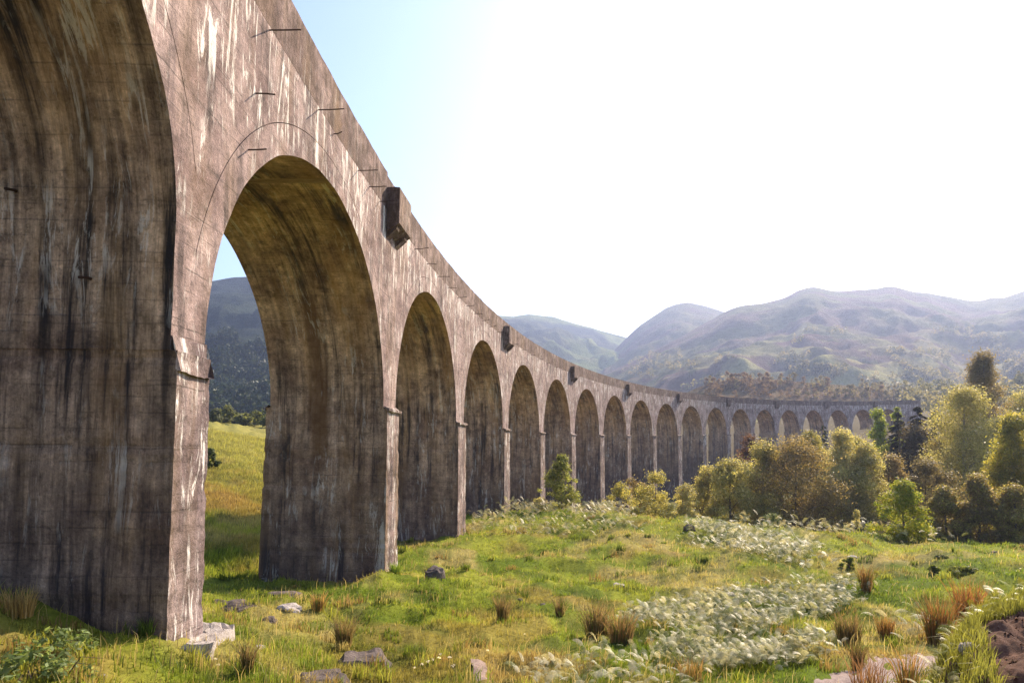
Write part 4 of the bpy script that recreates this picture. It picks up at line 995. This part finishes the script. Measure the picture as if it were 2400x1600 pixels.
# tree row at the top of the meadow behind the viaduct
TR = [(440, 985, 26), (462, 1000, 20), (484, 990, 22), (505, 978, 20), (528, 972, 24), (552, 983, 22), (574, 985, 20), (596, 982, 24), (618, 978, 26), (640, 985, 24)]
for i, (px, ty_, hw) in enumerate(TR):
    tree(px, 1022, ty_-16, hw, 205+(i % 3)*8, ['pale green', 'olive'][i % 2]+' small tree, '+['first', 'second', 'third', 'fourth', 'fifth', 'sixth', 'seventh', 'eighth', 'ninth', 'tenth'][i]+' from the left in the row above the meadow', [[(.13, .15, .05), (.17, .18, .07)], [(.09, .11, .035), (.12, .13, .045)]][i % 2], 'egg', 1500, .32, .1, clumps=22, seed=i, group='tree row above the meadow', limbs=3)

# ------------------------------------------------------------------ far woods
def blob_wood(name, label, pts, hs, ws, cols, seed, leaf, per=40, cone=False):
    r = np.random.default_rng(seed); s = Soup(); n = len(pts)
    u = r.uniform(0, 1, (n, per)); a = r.uniform(0, 2*np.pi, (n, per))
    env = (1-u)*.95+.05 if cone else np.sqrt(np.clip(1-(2*u-.9)**2, .05, 1))
    q = np.sqrt(r.uniform(.3, 1, (n, per)))*env*ws[:, None]
    p = np.stack([pts[:, 0, None]+np.cos(a)*q, pts[:, 1, None]+np.sin(a)*q, pts[:, 2, None]+u*hs[:, None]], -1).reshape(-1, 3); N = len(p)
    d1 = r.normal(0, 1, (N, 3)); d1 /= np.linalg.norm(d1, axis=1)[:, None]; d2 = np.cross(d1, r.normal(0, 1, (N, 3))); d2 /= np.linalg.norm(d2, axis=1)[:, None]
    L = (np.repeat(ws, per)*leaf*r.uniform(.6, 1.3, N))[:, None]
    v = np.stack([p-d1*L, p+d2*L*.8, p+d1*L], 1).reshape(-1, 3); i = np.arange(N)*3
    c = np.repeat(np.array(cols)[r.integers(0, len(cols), n)], per, 0)*r.uniform(.7, 1.3, N)[:, None]
    s.add(v, np.stack([i, i+1, i+2], -1), np.repeat(c, 3, 0))
    return tag(s.build(name, M['needle' if cone else 'leaf']), label, 'wood', kind='stuff')
from mathutils.bvhtree import BVHTree
def hill_bvh(o):
    me = o.data; return BVHTree.FromPolygons([v.co[:] for v in me.vertices], [p.vertices[:] for p in me.polygons])
hills = [o for o in C.objects if o.name.startswith(('hill', 'knoll'))]
bv = {o.name: hill_bvh(o) for o in hills}
def on_hill(px, py, names, dmin=150):
    d = Vector(ray(px, py)); d.normalize(); best = None
    for n in names:
        r = bv[n].ray_cast(Vector((0, 0, 0))+d*dmin, d)
        if r[0] is not None and (best is None or r[3] < best[1]): best = (r[0], r[3])
    return None if best is None else np.array(best[0])
hn = [o.name for o in hills]
# dark forest on the hill behind the big arch
P = []
for _ in range(5200):
    px, py = random.uniform(440, 680), random.uniform(795, 1010); 
    if py < 815+25*math.sin(px/30)+20*math.sin(px/11): continue
    q = on_hill(px, py, [hn[0]])
    if q is not None: P.append(q)
P = np.array(P); n = len(P)
blob_wood('forest', 'dark blue-green conifer forest on the hill behind the big arch', P-[0, 0, 1], rng.uniform(12, 22, n), rng.uniform(3.5, 6, n), [(.022, .035, .02), (.035, .05, .025), (.05, .065, .03)], 3, .5, 26, True)
# scrub woods on the lower slopes of the main hill
P = []
for _ in range(2600):
    px, py = random.uniform(1460, 2500), random.uniform(770, 915)
    if fbm(np.array([px/60.]), np.array([py/25.]), 5, 3)[0] < .50+(.16 if py < 820 else 0): continue
    q = on_hill(px, py, [hn[3]])
    if q is not None: P.append(q)
P = np.array(P); n = len(P)
blob_wood('hillside_scrub', 'hazy birch scrub scattered over the lower slopes of the long hill', P-[0, 0, .5], rng.uniform(5, 10, n), rng.uniform(2.5, 5, n), [(.10, .10, .05), (.15, .14, .07), (.20, .17, .09), (.06, .065, .035)], 5, .34, 40)
# knoll trees, one by one
protos = []
for i, cl in enumerate(([(.15, .10, .055), (.19, .125, .07)], [(.20, .17, .09), (.26, .22, .12)], [(.10, .09, .045), (.13, .11, .05)])):
    r = np.random.default_rng(60+i); cs, rs = crown_clumps(1.0, .42, .15, r, 26, 'round'); v, f, c = leaf_cloud(cs, rs, 900, .045, cl, r)
    v2, f2 = tube_pts([(0, 0, -.1), (0, 0, .5), (0, 0, .8)], [.03, .02, .006], 5)
    protos.append((mesh_np('crown', v, f, M['leaf'], cols=c, me_only=True), mesh_np('trunk', v2, f2, M['bark'], me_only=True)))
KL = ['dusky russet little tree on the brown knoll above the far arches', 'pale sunlit little birch on the brown knoll above the far arches', 'dull olive little tree on the brown knoll above the far arches']
cnt = 0
for _ in range(900):
    px = random.uniform(1640, 2180); py = random.uniform(862, 935)
    q = on_hill(px, py, [hn[4]])
    if q is None: continue
    i = (0 if (px < 1860 and random.random() < .75) else random.choice([1, 1, 2, 0]))
    t = thing('birch_tree', KL[i], 'tree', q-np.array([0, 0, .4]), 'little trees on the brown knoll'); sc_ = random.uniform(3.8, 7.0); t.scale = (sc_, sc_, sc_); t.rotation_euler = (0, 0, random.uniform(0, 6))
    for nm, me in zip(('crown', 'trunk'), protos[i]):
        o = bpy.data.objects.new(nm, me); C.objects.link(o); o.parent = t
    cnt += 1
    if cnt >= 110: break
# right-hand far wood below the tall tree
P = []
for _ in range(500):
    px, py = random.uniform(2120, 2500), random.uniform(880, 990); q = on_hill(px, py, [hn[4], hn[3]])
    if q is not None: P.append(q)
P = np.array(P); n = len(P)
blob_wood('far_wood', 'pale hazy wood on the slope at the right edge behind the tallest tree', P-[0, 0, .5], rng.uniform(6, 11, n), rng.uniform(3, 5, n), [(.13, .125, .06), (.20, .18, .09), (.08, .085, .04)], 8, .3, 60)

# ------------------------------------------------------------------ leafy plants, flowers
def bramble(px, py, n, spread, size, label, seed, d=None):
    r = np.random.default_rng(seed); p = hit(px, py)
    t = thing('bramble', label, 'bramble', p)
    for i in range(5):
        a = r.uniform(0, 6.28); L = spread*r.uniform(.5, 1.1)
        v, f = tube_pts([(0, 0, -.05), (math.cos(a)*L*.4, math.sin(a)*L*.4, L*.55), (math.cos(a)*L, math.sin(a)*L, L*.45)], [.008, .006, .003], 4); mesh_np('stem', v, f, M['bark'], t)
    cs = r.normal(0, 1, (14, 3))*np.array([spread*.5, spread*.5, spread*.2])+[0, 0, spread*.5]; rs = np.full((14, 3), spread*.22)
    v, f, c = leaf_cloud(cs, rs, n, size, [(.17, .23, .085), (.24, .30, .14), (.11, .16, .05)], r, flat=1.2)
    mesh_np('foliage', v, f, M['leaf'], t, cols=c)
bramble(130, 1560, 260, .42, .055, 'leafy pale green bramble at the lower left', 3)
bramble(60, 1610, 320, .50, .055, 'bramble at the bottom left corner', 4)
bramble(150, 1615, 260, .42, .05, 'bramble at the bottom edge right of the corner bramble', 5)
bramble(190, 1548, 60, .25, .055, 'lone bramble shoot in front of the nearest pier', 6)
bramble(270, 1470, 90, .30, .035, 'small weed in the shade at the foot of the nearest pier', 7)
def tuft_grass(px, py, hpx, wpx, label, col, n):
    o = rush(px, py, hpx, wpx, label, col, n, 0.0); o.name = 'grass_tuft'; o['category'] = 'grass'; o['group'] = 'grass tufts by the piers'; return o
tuft_grass(347, 1512, 46, 50, 'green grass tuft against the left corner of the nearest pier', (.12, .17, .03), 260)
tuft_grass(925, 1362, 26, 44, 'bright green weeds at the foot of the second pier', (.14, .20, .03), 240)
tuft_grass(40, 1450, 60, 120, 'tall straw grass at the left edge beside the nearest pier', (.30, .21, .08), 420)
for i, (px, py) in enumerate([(1000, 1590), (1012, 1586), (985, 1593), (1050, 1582), (1026, 1572), (1030, 1566), (968, 1596), (1060, 1598), (500, 1572), (506, 1590), (2392, 1352), (2382, 1360), (1140, 1545), (1228, 1488)]):
    p = hit(px, py); t = thing('wildflower', ['tiny white flower in the grass at the lower edge, one of a loose scatter', 'white umbel flower at the right edge above the earth bank'][10 <= i <= 11], 'flower', p, 'white flowers')
    v, f = tube_pts([(0, 0, 0), (.01, 0, .12), (.02, .01, .2)], [.004, .003, .002], 4); mesh_np('stem', v, f, M['grass'], t, cols=np.full((len(v), 3), .1))
    r = np.random.default_rng(i); cs = np.array([[.02, .01, .21]]); v, f, c = leaf_cloud(cs, np.array([[.035, .035, .02]]), 14, .022, [(.75, .72, .66)], r, flat=1.5); mesh_np('flower_head', v, f, M['leaf'], t, cols=c)

# ------------------------------------------------------------------ air
def haze_box():
    x0, x1, y0, y1, z0, z1 = -4500, 4500, -1500, 5200, -25, 700
    v = [(x, y, z) for x in (x0, x1) for y in (y0, y1) for z in (z0, z1)]
    f = [[0, 1, 3, 2], [4, 6, 7, 5], [0, 4, 5, 1], [2, 3, 7, 6], [0, 2, 6, 4], [1, 5, 7, 3]]
    t = NT('haze_air'); pv = t.n('ShaderNodeVolumePrincipled', {'Color': (.52, .64, 1.0, 1), 'Density': .00019, 'Anisotropy': .5}); t.out(None, pv.outputs[0])
    o = mesh_np('haze', v, f, t.m); tag(o, kind='stuff'); return o
haze_box()
